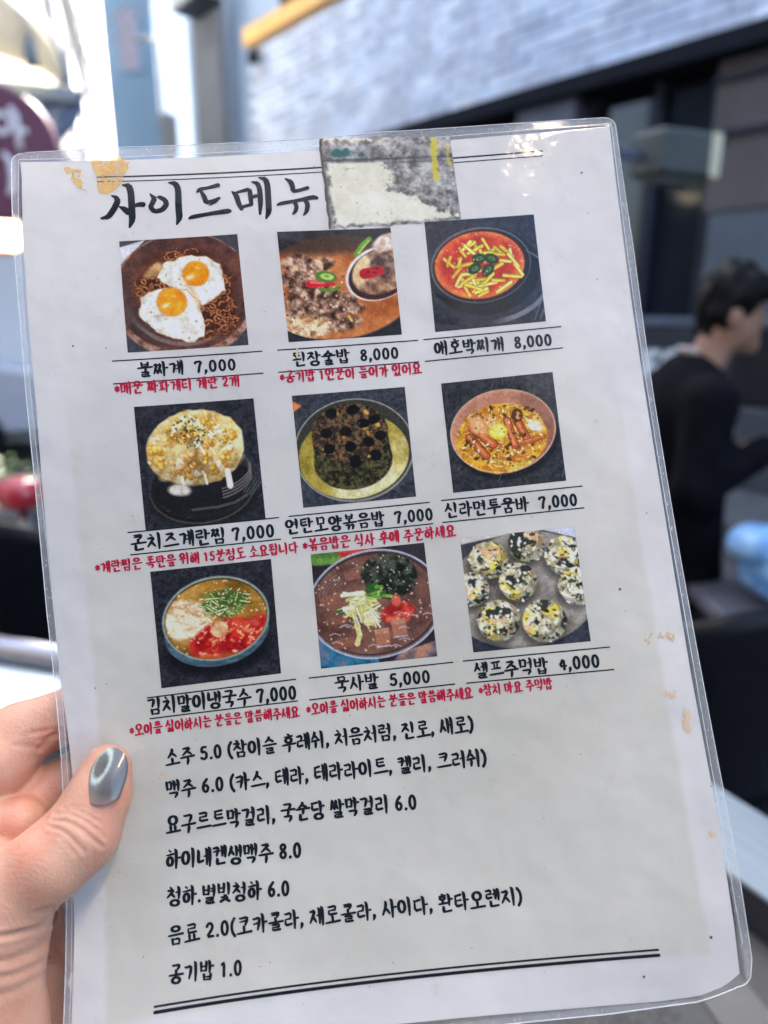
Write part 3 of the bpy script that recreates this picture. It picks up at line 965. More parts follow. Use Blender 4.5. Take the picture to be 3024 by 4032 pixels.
sdf_obj('shirt', SH, (-0.35, -0.36, 0.68), (0.42, 0.36, 1.50), 0.010, simple('black_cotton', (0.004, 0.0045, 0.0075), 0.9, 20, 0.3, 0.2, Specular_IOR_Level=0.08), man, 3)
q = MB(); q.tube([(0.028 + 0.062 * math.cos(a), 0.062 * math.sin(a), 1.452 - 0.012 * math.cos(a)) for a in [R_(120 + 120 * i / 12) for i in range(13)]], [0.006] + [0.011] * 11 + [0.006], 8); q.build('collar', simple('pale_collar', (0.4, 0.36, 0.35), 0.8), man, True)
TR = [('cap', (-0.01, -0.05, 0.93), (-0.01, 0.05, 0.93), 0.115, 0.115, 0.04)]
for a_, k_, f_ in LEG:
    TR += [('cap', a_, k_, 0.105, 0.08, 0.05), ('cap', k_, f_, 0.08, 0.065, 0.03)]
TR += [('plane', (0, 0, 1), 1.01, 0)]
sdf_obj('trousers', TR, (-0.42, -0.3, 0.02), (0.42, 0.3, 1.06), 0.012, simple('black_trousers', (0.004, 0.0045, 0.007), 0.9, 20, 0.3, 0.2, Specular_IOR_Level=0.08), man, 3)
for (a_, k_, f_), z in zip(LEG, (0.0, 0.03)):
    sdf_obj('shoe', [('cap', (f_[0] - 0.05, f_[1], 0.05 + z), (f_[0] + 0.16, f_[1], 0.035 + z), 0.045, 0.035, 0.02), ('plane', (0, 0, -1), -0.003 - z * 0.5, 0)], (f_[0] - 0.15, f_[1] - 0.1, -0.02), (f_[0] + 0.25, f_[1] + 0.1, 0.15 + z), 0.008, M_leg, man, 2)
q = MB()
for dy, z in ((-0.155, 1.292), (-0.158, 1.235)):
    q.lathe([(0.016, 0), (0.017, 0.002), (0.003, 0.004)], 12, Matrix.Translation((0.118, -0.06, z)) @ Matrix.Rotation(R_(-65), 4, 'Z') @ Matrix.Rotation(R_(90), 4, 'Y'))
q.build('shirt_print', simple('grey_print', (0.2, 0.2, 0.24), 0.7), man)
rd = at(3015, 1765, 1.98)
pur = empty('red_pouch', (rd.x + 0.02, rd.y, rd.z - 0.02), R_(10), 'small dark red pouch held in the walking person\'s hand', 'pouch')
sdf_obj('pouch_body', [('ell', (0, 0, 0), (0.06, 0.02, 0.04), 0.01), ('cap', (-0.04, 0, 0.02), (0.04, 0, 0.02), 0.02, 0.02, 0.02)], (-0.09, -0.06, -0.07), (0.09, 0.06, 0.07), 0.005, simple('dark_red_leather', (0.22, 0.03, 0.05), 0.5), pur, 2)
q = MB(); q.tube([(-0.045, -0.018, 0.03), (0.045, -0.018, 0.03)], 0.003, 6); q.build('zip', M_leg, pur, True)

# ---------- black signboard with white letters behind the man
sb0 = at(2600, 1440, 3.4)
sb = empty('signboard', (sb0.x, sb0.y, 0), 0, 'black standing signboard with big white letters behind the walking person', 'sign')
q = MB(); q.box(-0.32, 0.34, 0, 0.05, 0.35, sb0.z + 0.17, bev=0.006); q.build('board', simple('black_board', (0.012, 0.014, 0.02), 0.5), sb)
for sx in (-0.28, 0.27):
    q = MB(); q.box(sx, sx + 0.04, 0.002, 0.048, 0, 0.347); q.build('leg', M_leg, sb)
M_ltr = simple('white_letters', (0.75, 0.77, 0.8), 0.5, 5, 0.03, 0)
k = 3.4 / FPX


def sb_rect(x0, x1, y0, y1):
    return ((x0 - 2600) * k, (x1 - 2600) * k, sb0.z - (y1 - 1440) * k, sb0.z - (y0 - 1440) * k)


q = MB()
for r in ((2535, 2560, 1378, 1500), (2560.5, 2592, 1378, 1402), (2560.5, 2586, 1428, 1450), (2560.5, 2592, 1478, 1500)):
    a0, a1, z0, z1 = sb_rect(*r); q.box(a0, a1, -0.012, -0.002, z0, z1)
q.build('letter', M_ltr, sb)
q = MB()
cx, cz = (2638 - 2600) * k, sb0.z - (1436 - 1440) * k
n = 28
ring = []
for rr in (60, 26):
    for yy in (-0.012, -0.002):
        ring.append([(cx + rr * 0.72 * k * math.cos(6.2832 * i / n), yy, cz + rr * k * math.sin(6.2832 * i / n)) for i in range(n)])
vs = sum(ring, [])
fs = []
for i in range(n):
    j = (i + 1) % n
    fs += [(i, j, 2 * n + j, 2 * n + i)[::-1], (n + i, n + j, 3 * n + j, 3 * n + i), (i, j, n + j, n + i), (2 * n + i, 3 * n + i, 3 * n + j, 2 * n + j)]
q.add(vs, fs); q.build('letter', M_ltr, sb)

# ---------- cream sign box on an arm, in front of the shop
cb0 = at(2665, 615, 3.6)
k = 3.6 / FPX
cbx = empty('projecting_sign_box', (cb0.x, cb0.y, cb0.z), R_(24), 'cream box sign sticking out in front of the dark shop', 'sign')
M_cream = simple('cream_box_paint', (0.75, 0.70, 0.5), 0.45, 4, 0.06)
q = MB(); q.box(-150 * k, 150 * k, -0.10, 0.12, -82 * k, 82 * k, bev=0.02); q.build('box', simple('grey_green_box', (0.075, 0.09, 0.085), 0.6, 3), cbx)
M_emit = Mat('emissive_cream_panel', (0.75, 0.70, 0.5), 0.5); M_emit.p.inputs['Emission Color'].default_value = (1.0, 0.86, 0.55, 1); M_emit.p.inputs['Emission Strength'].default_value = 0.07  # weak warm emission added to the cream end panel
q = MB(); q.box(151 * k, 158 * k, -0.09, 0.11, -78 * k, 78 * k, bev=0.003); q.build('end_panel', M_emit.m, cbx)
q = MB(); q.box(95 * k, 148 * k, -0.106, -0.101, -78 * k, 78 * k); q.build('front_panel', M_cream, cbx)
q = MB(); q.box(-420 * k, -151 * k, 0.02, 0.05, -25 * k, 15 * k, bev=0.01); q.build('arm', simple('slate_blue_arm', (0.08, 0.105, 0.15), 0.5), cbx)
q = MB(); q.box(-120 * k, 90 * k, -0.06, 0.06, -104 * k, -83.5 * k, bev=0.006); q.build('underside_tray', simple('dim_green_tray', (0.12, 0.14, 0.13), 0.5), cbx)
q = MB(); q.box(-425 * k, -380 * k, 0.061, 1.6, -30 * k, 20 * k); q.build('wall_bracket', M_dark, cbx)

# ---------- blue plastic bag on a grey side table
bp = at(3040, 2240, 1.9)
tb_ = empty('side_table', (bp.x + 0.05, bp.y, 0), 0, 'grey side table under the blue plastic bag', 'table')
tz = at(3040, 2400, 1.9).z
q = MB(); q.box(-0.2, 0.3, -0.14, 0.2, tz - 0.04, tz, bev=0.006); q.build('table_top', simple('grey_table', (0.12, 0.12, 0.145), 0.5), tb_)
for sx in (-0.17, 0.25):
    for sy in (-0.11, 0.15):
        q = MB(); q.box(sx, sx + 0.03, sy, sy + 0.03, 0, tz - 0.043); q.build('leg', M_leg, tb_)
M_bag = Mat('blue_plastic_film', (0.16, 0.42, 0.85), 0.22)
M_bag.p.inputs['Transmission Weight'].default_value = 0.0
bn = M_bag.noise(9, 3, 0.6)
M_bag.base(M_bag.ramp(bn, [(0.35, (0.10, 0.32, 0.75)), (0.65, (0.42, 0.68, 0.95))])); M_bag.bump(bn, 0.6, 0.03)


def crumple(V, Q):
    N = vnormals(V, Q)
    rg = np.random.RandomState(4)
    h = np.zeros(len(V))
    for i in range(14):
        d = rg.normal(size=3); d /= np.linalg.norm(d)
        h += np.abs(np.sin(V @ d * rg.uniform(15, 45) + rg.uniform(0, 6))) * 0.004
    return V + N * (h * 2.0 - 0.045)[:, None]


bag = sdf_obj('plastic_bag', [('ell', (0, 0, 0.07), (0.16, 0.10, 0.10), 0.03), ('cap', (-0.05, 0, 0.12), (-0.17, -0.02, 0.185), 0.06, 0.035, 0.03), ('cap', (0.02, 0, 0.13), (0.16, 0.02, 0.24), 0.05, 0.07, 0.05), ('cap', (0.1, 0, 0.2), (0.13, 0.0, 0.33), 0.03, 0.02, 0.03), ('plane', (0, 0, -1), 0.0, 0)], (-0.26, -0.18, -0.03), (0.3, 0.2, 0.4), 0.01, M_bag.m, None, 2, None, None, crumple)
bag.location = (bp.x + 0.085, bp.y, tz + 0.03)
bag.data.transform(Matrix.Diagonal((0.86, 0.86, 0.80, 1)))
zmin = min(v.co.z for v in bag.data.vertices); bag.location.z = tz + 0.001 - zmin
tag(bag, 'crumpled light blue plastic bag on the grey side table at the right edge', 'plastic bag')

# ================================================================== THE MENU CARD
MW_ = np.array([-0.06669859209106808, -0.02744918053570813, -0.10304975922064964])
MT_ = np.array([-6.153367677987695, 16.085636372497298, 247.2360081597011])
MZ_ = [-6.922319683328217, -7.418592968104867, -4.62613645495874, -11.826274853691928, 1.653547930524675, -0.948800086460974, 0.27058708017352573, 10.359577536505107, 1.4549473193662]
_th = np.linalg.norm(MW_); _k = MW_ / _th
_K = np.array([[0, -_k[2], _k[1]], [_k[2], 0, -_k[0]], [-_k[1], _k[0], 0]])
MR_ = np.eye(3) + np.sin(_th) * _K + (1 - np.cos(_th)) * _K @ _K


def page(uv, off=0.0):
    """page millimetres (u right, v down) to camera millimetres on the gently bent sheet, lifted OFF mm towards its face"""
    uv = np.atleast_2d(np.asarray(uv, float))
    u, v = uv[:, 0], uv[:, 1]
    un = (u - 105) / 105; vn = (v - 148.5) / 148.5
    vc = np.clip(vn, -1.1, 1.1)
    B = [vc * vc, vc ** 3, un * un, un * vc, un * vc * vc, un * un * vc, vc ** 4, un * vc ** 3, un ** 3]
    z = sum(c * b for c, b in zip(MZ_, B)) - off
    return np.stack([u - 105, v - 148.5, z], 1) @ MR_.T + MT_


def page_px(uv):
    X = page(uv)
    return np.stack([PW / 2 + FPX * X[:, 0] / X[:, 2], PH / 2 + FPX * X[:, 1] / X[:, 2]], 1)


def inv(pts):
    pts = np.atleast_2d(np.asarray(pts, float))
    q = np.stack([(pts[:, 0] - 250) / 11.0, (pts[:, 1] - 600) / 11.3], 1)
    for _ in range(12):
        b = page_px(q)
        jx = (page_px(q + [0.01, 0]) - b) / 0.01
        jy = (page_px(q + [0, 0.01]) - b) / 0.01
        e = pts - b
        det = jx[:, 0] * jy[:, 1] - jx[:, 1] * jy[:, 0]
        q = q + np.stack([(e[:, 0] * jy[:, 1] - e[:, 1] * jy[:, 0]) / det, (jx[:, 0] * e[:, 1] - jx[:, 1] * e[:, 0]) / det], 1)
    return q


ORG = at(1600, 2100, 0.2475)
menu = empty('menu_card', ORG, 0, 'laminated white menu card with nine food photos, held up by the hand', 'menu')


def w_page(uv, off=0.0):
    return c2w(page(uv, off)) - np.array(ORG)


def grid_faces(nu, nv):
    i, j = np.meshgrid(np.arange(nu - 1), np.arange(nv - 1), indexing='ij')
    a = (i * nv + j).ravel()
    return np.stack([a, a + 1, a + nv + 1, a + nv], 1)


# paper
def edge(vs, tab):
    t = np.array(tab); return np.interp(vs, t[:, 0], t[:, 1])


nu, nv = 64, 90
vv = np.linspace(0, 1, nv)
U = np.zeros((nu, nv)); Vv = np.zeros((nu, nv))
eL = edge(vv * 297, [(0, -.2), (6, .4), (87, .6), (133, -.5), (175, -.8), (213, .9), (244, .1), (297, -.2)])
eR = edge(vv * 297, [(0, 210.3), (77, 210), (140, 210.1), (203, 209.7), (253, 210.2), (283, 209.4), (297, 208.6)])
for j in range(nv):
    U[:, j] = np.linspace(eL[j], eR[j], nu)
bot = edge(np.linspace(0, 210, nu), [(0, 295.5), (100, 295.2), (155, 296.2), (183, 296.5), (196, 296), (203, 294.3), (208, 292.0), (210, 290.5)])
for i in range(nu):
    Vv[i] = np.linspace(-0.1, bot[i], nv)
UV = np.stack([U.ravel(), Vv.ravel()], 1)
M_paper = Mat('menu_paper', (0.78, 0.775, 0.77), 0.6)
at_ = M_paper.n('ShaderNodeAttribute', attribute_name='puv')
sx = M_paper.n('ShaderNodeSeparateXYZ'); M_paper.l(at_.outputs['Vector'], sx.inputs[0])


def mth(m, op, a, b=None, clamp=False):
    nd = m.n('ShaderNodeMath', operation=op); nd.use_clamp = clamp
    for i, v in enumerate((a, b)):
        if v is None: continue
        if isinstance(v, (int, float)): nd.inputs[i].default_value = v
        else: m.l(v, nd.inputs[i])
    return nd.outputs[0]


pu, pvv = sx.outputs[0], sx.outputs[1]
wob = mth(M_paper, 'MULTIPLY', mth(M_paper, 'SUBTRACT', M_paper.noise(0.06, 3, 0.6, at_.outputs['Vector']), 0.5), 3.0)
dl = mth(M_paper, 'SUBTRACT', mth(M_paper, 'ADD', pu, wob), 9.0)
dr = mth(M_paper, 'SUBTRACT', mth(M_paper, 'ADD', 201.5, wob), pu)
db = mth(M_paper, 'SUBTRACT', mth(M_paper, 'ADD', 285.0, wob), pvv)
dmin = mth(M_paper, 'MINIMUM', mth(M_paper, 'MINIMUM', dl, dr), db)
inside = mth(M_paper, 'MULTIPLY', dmin, 0.5, True)
fade = mth(M_paper, 'MULTIPLY', mth(M_paper, 'SUBTRACT', pvv, 60.0), 0.0075, True)
tint = mth(M_paper, 'MULTIPLY', inside, fade)
blot = M_paper.noise(0.018, 4, 0.55, at_.outputs['Vector'])
cream = M_paper.ramp(blot, [(0.35, (0.56, 0.54, 0.475)), (0.65, (0.64, 0.62, 0.56))])
whitep = M_paper.ramp(blot, [(0.35, (0.62, 0.60, 0.59)), (0.65, (0.71, 0.69, 0.675))])
pc = M_paper.mix(tint, whitep, cream)
smd = M_paper.noise(0.055, 6, 0.7, at_.outputs['Vector'])
spk = M_paper.noise(0.35, 5, 0.7, at_.outputs['Vector'])
sm_f = mth(M_paper, 'MULTIPLY', mth(M_paper, 'MULTIPLY', mth(M_paper, 'SUBTRACT', smd, 0.555, ), 5.0, True), mth(M_paper, 'MULTIPLY', mth(M_paper, 'SUBTRACT', spk, 0.45), 3.0, True))
pc = M_paper.mix(mth(M_paper, 'MULTIPLY', sm_f, 0.8), pc, (0.42, 0.39, 0.34))
dots = M_paper.n('ShaderNodeTexVoronoi', feature='F1'); dots.inputs['Scale'].default_value = 0.085
M_paper.l(at_.outputs['Vector'], dots.inputs['Vector'])
dsep = M_paper.n('ShaderNodeSeparateColor'); M_paper.l(dots.outputs['Color'], dsep.inputs[0])
dsz = mth(M_paper, 'MULTIPLY', dsep.outputs[0], 0.035)
dm = mth(M_paper, 'LESS_THAN', dots.outputs['Distance'], dsz)
dm = mth(M_paper, 'MULTIPLY', dm, mth(M_paper, 'GREATER_THAN', dsep.outputs[1], 0.45))
pc = M_paper.mix(mth(M_paper, 'MULTIPLY', dm, 0.75), pc, (0.25, 0.22, 0.2))
M_paper.base(pc)
fine = M_paper.noise(1.2, 4, 0.6, at_.outputs['Vector'])
fold = M_paper.noise(0.02, 3, 0.6, at_.outputs['Vector'])
hsum = mth(M_paper, 'ADD', mth(M_paper, 'MULTIPLY', fine, 0.02), mth(M_paper, 'MULTIPLY', fold, 1.5))
M_paper.bump(hsum, 0.8, 0.0022)
M_paper.p.inputs['Specular IOR Level'].default_value = 0.05
np_mesh('paper_sheet', w_page(UV), grid_faces(nu, nv), M_paper.m, menu, True, {'puv': UV})

# ------------------------------------------------------------------ brush lettering
CHO = 'ㄱㄲㄴㄷㄸㄹㅁㅂㅃㅅㅆㅇㅈㅉㅊㅋㅌㅍㅎ'
JUNG = 'ㅏㅐㅑㅒㅓㅔㅕㅖㅗㅘㅙㅚㅛㅜㅝㅞㅟㅠㅡㅢㅣ'
JONG = ['', 'ㄱ', 'ㄲ', 'ㄳ', 'ㄴ', 'ㄵ', 'ㄶ', 'ㄷ', 'ㄹ', 'ㄺ', 'ㄻ', 'ㄼ', 'ㄽ', 'ㄾ', 'ㄿ', 'ㅀ', 'ㅁ', 'ㅂ', 'ㅄ', 'ㅅ', 'ㅆ', 'ㅇ', 'ㅈ', 'ㅊ', 'ㅋ', 'ㅌ', 'ㅍ', 'ㅎ']


def circ(x0, y0, x1, y1, n=14):
    cx, cy, rx, ry = (x0 + x1) / 2, (y0 + y1) / 2, (x1 - x0) / 2, (y1 - y0) / 2
    return [(cx + rx * math.sin(2 * math.pi * i / n + 0.4), cy - ry * math.cos(2 * math.pi * i / n + 0.4)) for i in range(n + 1)]


CONS = {
    'ㄱ': [[(.02, .14), (.12, .2), (.88, .1), (.84, .5), (.62, 1.0)]],
    'ㄴ': [[(.08, -.02), (.18, .1), (.16, .85), (.3, .9), (.98, .78)]],
    'ㄷ': [[(.05, .1), (.15, .16), (.92, .06)], [(.17, .16), (.16, .88), (.98, .80)]],
    'ㄹ': [[(.04, .06), (.14, .1), (.88, .02), (.84, .44)], [(.12, .5), (.84, .44)], [(.13, .5), (.12, .94), (.98, .86)]],
    'ㅁ': [[(.02, .02), (.13, .14), (.17, .98)], [(.13, .14), (.9, .06), (.84, .92)], [(.17, .92), (.86, .88)]],
    'ㅂ': [[(.04, -.02), (.14, .1), (.16, .96)], [(.78, -.06), (.88, .06), (.84, .96)], [(.15, .5), (.85, .45)], [(.16, .93), (.85, .9)]],
    'ㅅ': [[(.42, -.04), (.54, .08), (.42, .48), (.02, .98)], [(.42, .44), (.66, .62), (.96, .92)]],
    'ㅇ': [circ(.08, .06, .94, .96) + [(.5, .06)]],
    'ㅈ': [[(.02, .12), (.12, .16), (.88, .06), (.5, .5), (.0, .98)], [(.46, .52), (.7, .68), (1.0, .95)]],
    'ㅊ': [[(.36, -.10), (.58, .04)], [(.02, .26), (.12, .29), (.9, .2), (.5, .58), (.0, 1.0)], [(.46, .58), (.7, .74), (1.0, .98)]],
    'ㅋ': [[(.02, .14), (.12, .18), (.9, .08), (.84, .5), (.62, 1.0)], [(.06, .56), (.84, .46)]],
    'ㅌ': [[(.05, .08), (.14, .12), (.92, .02)], [(.15, .5), (.86, .44)], [(.15, .12), (.14, .92), (.98, .84)]],
    'ㅍ': [[(.0, .12), (.1, .16), (.96, .06)], [(.32, .16), (.36, .9)], [(.7, .1), (.66, .86)], [(-.02, .96), (1.0, .86)]],
    'ㅎ': [[(.38, -.14), (.6, -.02)], [(.02, .24), (.98, .15)], circ(.16, .38, .86, 1.0) + [(.5, .38)]],
}
DBL = {'ㄲ': 'ㄱㄱ', 'ㄸ': 'ㄷㄷ', 'ㅃ': 'ㅂㅂ', 'ㅆ': 'ㅅㅅ', 'ㅉ': 'ㅈㅈ', 'ㅀ': 'ㄹㅎ', 'ㅄ': 'ㅂㅅ', 'ㄻ': 'ㄹㅁ', 'ㄼ': 'ㄹㅂ', 'ㄺ': 'ㄹㄱ', 'ㄶ': 'ㄴㅎ', 'ㄵ': 'ㄴㅈ', 'ㄳ': 'ㄱㅅ', 'ㄽ': 'ㄹㅅ', 'ㄾ': 'ㄹㅌ', 'ㄿ': 'ㄹㅍ'}


def cons(ch, x0, y0, x1, y1):
    if ch in DBL:
        m = (x1 - x0) / 2
        return cons(DBL[ch][0], x0, y0, x0 + m * 0.96, y1) + cons(DBL[ch][1], x0 + m * 1.04, y0, x1, y1)
    return [[(x0 + (x1 - x0) * a, y0 + (y1 - y0) * b) for a, b in s] for s in CONS[ch]]


def vstem(x, y0, y1):
    return [(x - .10, y0 - .02), (x - .01, y0 + .06), (x + .01, (y0 + y1) / 2), (x - .01, y1)]


def vowel(ch, x0, y0, x1, y1):
    """strokes of a vowel in its box"""
    w, h = x1 - x0, y1 - y0
    X = lambda a: x0 + w * a
    Y = lambda a: y0 + h * a
    s = []
    if ch == 'ㅣ': s = [vstem(X(.6), y0, y1)]
    elif ch in 'ㅏㅑ':
        s = [vstem(X(.38), y0, y1)]
        for t in ((.46,) if ch == 'ㅏ' else (.34, .58)): s.append([(X(.4), Y(t)), (X(1.08), Y(t - .02))])
    elif ch in 'ㅓㅕ':
        s = [vstem(X(.72), y0, y1)]
        for t in ((.44,) if ch == 'ㅓ' else (.32, .54)): s.append([(X(.08), Y(t + .02)), (X(.72), Y(t - .02))])
    elif ch in 'ㅐㅒ':
        s = [vstem(X(.28), y0 + h * .06, y1 - h * .1), vstem(X(.86), y0, y1)]
        for t in ((.46,) if ch == 'ㅐ' else (.36, .58)): s.append([(X(.3), Y(t)), (X(.84), Y(t - .03))])
    elif ch in 'ㅔㅖ':
        s = [vstem(X(.46), y0 + h * .06, y1 - h * .1), vstem(X(.9), y0, y1)]
        for t in ((.44,) if ch == 'ㅔ' else (.34, .56)): s.append([(X(.0), Y(t + .02)), (X(.46), Y(t - .02))])
    elif ch == 'ㅡ': s = [[(X(-.02), Y(.62)), (X(.1), Y(.62)), (X(1.02), Y(.46))]]
    elif ch in 'ㅗㅛ':
        s = [[(X(-.02), Y(.86)), (X(.1), Y(.84)), (X(1.02), Y(.70))]]
        for t in ((.5,) if ch == 'ㅗ' else (.34, .66)): s.append([(X(t - .05), Y(.0)), (X(t), Y(.2)), (X(t), Y(.78))])
    elif ch in 'ㅜㅠ':
        s = [[(X(-.02), Y(.26)), (X(.1), Y(.24)), (X(1.02), Y(.10))]]
        for t in ((.54,) if ch == 'ㅜ' else (.34, .66)): s.append([(X(t), Y(.2)), (X(t + .01), Y(.6)), (X(t - .05), Y(1.05))])
    return s


MIXV = {'ㅘ': 'ㅗㅏ', 'ㅙ': 'ㅗㅐ', 'ㅚ': 'ㅗㅣ', 'ㅝ': 'ㅜㅓ', 'ㅞ': 'ㅜㅔ', 'ㅟ': 'ㅜㅣ', 'ㅢ': 'ㅡㅣ'}


def syllable(ch):
    c = ord(ch) - 0xAC00
    ci, vi, fi = CHO[c // 588], JUNG[(c % 588) // 28], JONG[c % 28]
    S = []
    if vi in MIXV:
        a, b = MIXV[vi]
        yb = .62 if fi else 1.0
        S += cons(ci, .05, .02, .52, yb * .46) + vowel(a, .0, yb * .46, .6, yb * .92) + vowel(b, .62, 0, .95, yb)
        if fi: S += cons(fi, .2, .68, .88, 1.0)
    elif vi in 'ㅗㅛㅜㅠㅡ':
        if fi: S += cons(ci, .2, .0, .8, .30) + vowel(vi, .0, .30, 1.0, .62) + cons(fi, .2, .66, .82, 1.0)
        else:
            cut = .5 if vi in 'ㅜㅠ' else .55
            S += cons(ci, .18, .02, .82, cut - .03) + vowel(vi, .0, cut if vi != 'ㅡ' else .6, 1.0, 1.0)
    else:
        wide = vi in 'ㅐㅔㅒㅖ'
        xc = .44 if wide else .54
        if fi: S += cons(ci, .02, .04, xc, .54) + vowel(vi, xc + .04, 0, .96, .62) + cons(fi, .22, .68, .88, 1.0)
        else: S += cons(ci, .02, .12, xc, .84) + vowel(vi, xc + .04, 0, .96, 1.0)
    return S


DIG = {
    '0': [[(.5 + .34 * math.sin(a), .5 - .46 * math.cos(a)) for a in [2 * math.pi * i / 16 for i in range(17)]]],
    '1': [[(.25, .2), (.52, .05), (.52, .96)]],
    '2': [[(.15, .25), (.3, .06), (.65, .05), (.82, .25), (.7, .5), (.12, .93), (.88, .93)]],
    '4': [[(.66, .96), (.66, .05), (.08, .68), (.92, .68)]],
    '5': [[(.82, .06), (.26, .06), (.2, .46), (.55, .38), (.84, .58), (.76, .88), (.4, .96), (.12, .84)]],
    '6': [[(.72, .04), (.34, .3), (.16, .66), (.34, .94), (.68, .94), (.84, .68), (.66, .48), (.34, .5), (.2, .66)]],
    '7': [[(.1, .2), (.12, .07), (.88, .05), (.6, .45), (.46, .97)]],
    '8': [[(.5, .46), (.22, .3), (.3, .08), (.68, .06), (.8, .28), (.5, .47), (.16, .7), (.3, .95), (.7, .95), (.84, .7), (.5, .46)]],
    ',': [[(.5, .86), (.52, 1.0), (.25, 1.2)]],
    '.': [[(.48, .92), (.54, .94)]],
    '(': [[(.8, -.08), (.4, .2), (.3, .55), (.45, .9), (.8, 1.15)]],
    ')': [[(.2, -.08), (.6, .2), (.7, .55), (.55, .9), (.2, 1.15)]],
    '*': [[(.5, .28), (.5, .78)], [(.18, .4), (.82, .66)], [(.82, .4), (.18, .66)]],
}
ADV = {',': .3, '.': .3, '(': .4, ')': .4, '*': .5, ' ': .32}
UVN = [0]


def ribbon(pts, wid, V, F, zs, lift, close=False):
    """a brush stroke on the page: pts in page mm, half widths per point"""
    P = np.array(pts, float)
    if len(P) > 2:
        # smooth: one pass of corner cutting, ends kept
        Q = [P[0]]
        for a, b in zip(P[:-1], P[1:]):
            Q += [a * .8 + b * .2, a * .2 + b * .8]
        Q.append(P[-1])
        W = [wid[0]]
        for a, b in zip(wid[:-1], wid[1:]): W += [a * .8 + b * .2, a * .2 + b * .8]
        W.append(wid[-1])
        P = np.array(Q); wid = W
    n = len(P)
    T = np.zeros_like(P)
    T[1:-1] = P[2:] - P[:-2]; T[0] = P[1] - P[0]; T[-1] = P[-1] - P[-2]
    T /= np.maximum(np.linalg.norm(T, axis=1), 1e-9)[:, None]
    N = np.stack([-T[:, 1], T[:, 0]], 1)
    b0 = len(V)
    for i in range(n):
        V.append(P[i] + N[i] * wid[i]); V.append(P[i] - N[i] * wid[i]); zs += [lift, lift]
    for i in range(n - 1):
        F.append((b0 + 2 * i, b0 + 2 * i + 1, b0 + 2 * i + 3, b0 + 2 * i + 2))
    for e, sgn in ((0, -1), (n - 1, 1)):     # rounded ends
        b1 = len(V)
        t = T[e] * sgn
        for a in (-.5, 0, .5):
            V.append(P[e] + wid[e] * (t * math.cos(a * 2) * .9 + N[e] * math.sin(a * 2) * 0.9)); zs.append(lift)
        F.append((b0 + 2 * e + 1, b1, b1 + 1, b0 + 2 * e)); F.append((b0 + 2 * e, b1 + 1, b1 + 2, b0 + 2 * e))


def build_strokes(name, strokes, mat, label=None, base=0.06):
    """strokes: list of (pts in page mm, half widths); each a thin raised ribbon of ink"""
    V, F, zs = [], [], []
    for i, (p, w) in enumerate(strokes):
        ribbon(p, w, V, F, zs, base + (i % 23) * 0.004)
    V = np.array(V); zs = np.array(zs)
    X = c2w(page(V, zs)) - np.array(ORG)
    me = bpy.data.meshes.new(name)
    me.from_pydata(X.tolist(), [], [tuple(dict.fromkeys(f)) for f in F])
    me.materials.append(mat)
    o = bpy.data.objects.new(name, me); link(o, menu)
    if label: o['label'] = label
    return o


def text_strokes(text, L, R, hpx, pen=0.062, rs=5):
    """brush text from photo point L (left end, mid height) to R, glyph height in photo pixels"""
    rg = random.Random(len(text) * 31 + rs)
    (l, r, l2) = inv([L, R, (L[0], L[1] + hpx)])
    h = np.linalg.norm(l2 - l)
    adv = []
    for ch in text:
        adv.append(ADV.get(ch, .62 if ch in DIG else 1.0))
    tot = sum(adv)
    d = r - l
    ln = np.linalg.norm(d)
    ex = d / ln
    ey = np.array([-ex[1], ex[0]])
    em = ln / tot
    out = []
    x = 0.0
    for ch, a in zip(text, adv):
        if ch != ' ':
            dig = ch in DIG
            S = DIG[ch] if dig else syllable(ch)
            gw = a * em * (0.90 if not dig else (0.84 if ch not in ',.()*' else 1.0))
            hh = h * (0.80 if dig else 1.0)
            jy = rg.uniform(-.03, .03) * h if not dig else 0
            for s in S:
                pts, wid = [], []
                for i, (px_, py_) in enumerate(s):
                    q = l + ex * (x * em + (a * em - gw) / 2 + px_ * gw) + ey * ((py_ - .5) * hh + jy)
                    pts.append(q)
                for i in range(len(pts)):
                    t = pts[min(i + 1, len(pts) - 1)] - pts[max(i - 1, 0)]
                    t = t / max(np.linalg.norm(t), 1e-9)
                    vert = abs(t @ ey)
                    if dig:
                        w = pen * h * (0.78 + 0.22 * vert)
                        if ch in ',.': w = pen * h * 1.1 * (1 if i < 2 else .4)
                    else:
                        w = pen * h * (0.70 + 0.42 * vert)
                        if i == 0 and len(pts) < 8: w *= 0.55
                        if i == len(pts) - 1 and len(pts) < 8: w *= (0.62 if vert > .6 else 1.05)
                    wid.append(w)
                out.append((pts, wid))
        x += a
    return out


M_ink = Mat('black_ink', (0.012, 0.016, 0.022), 0.6, Specular_IOR_Level=0.0).m
M_red_ink = Mat('red_ink', lin((186, 32, 64)), 0.6, Specular_IOR_Level=0.0).m


def px_strokes(lst, sc_=1.0, ox=0, oy=0):
    """strokes authored as photo pixels: [(points, half widths in px)]"""
    out = []
    for pts, wid in lst:
        q = inv([(ox + x / sc_, oy + y / sc_) for x, y in pts])
        out.append((list(q), [w * 1.12 / sc_ / 11.3 for w in wid]))
    return out


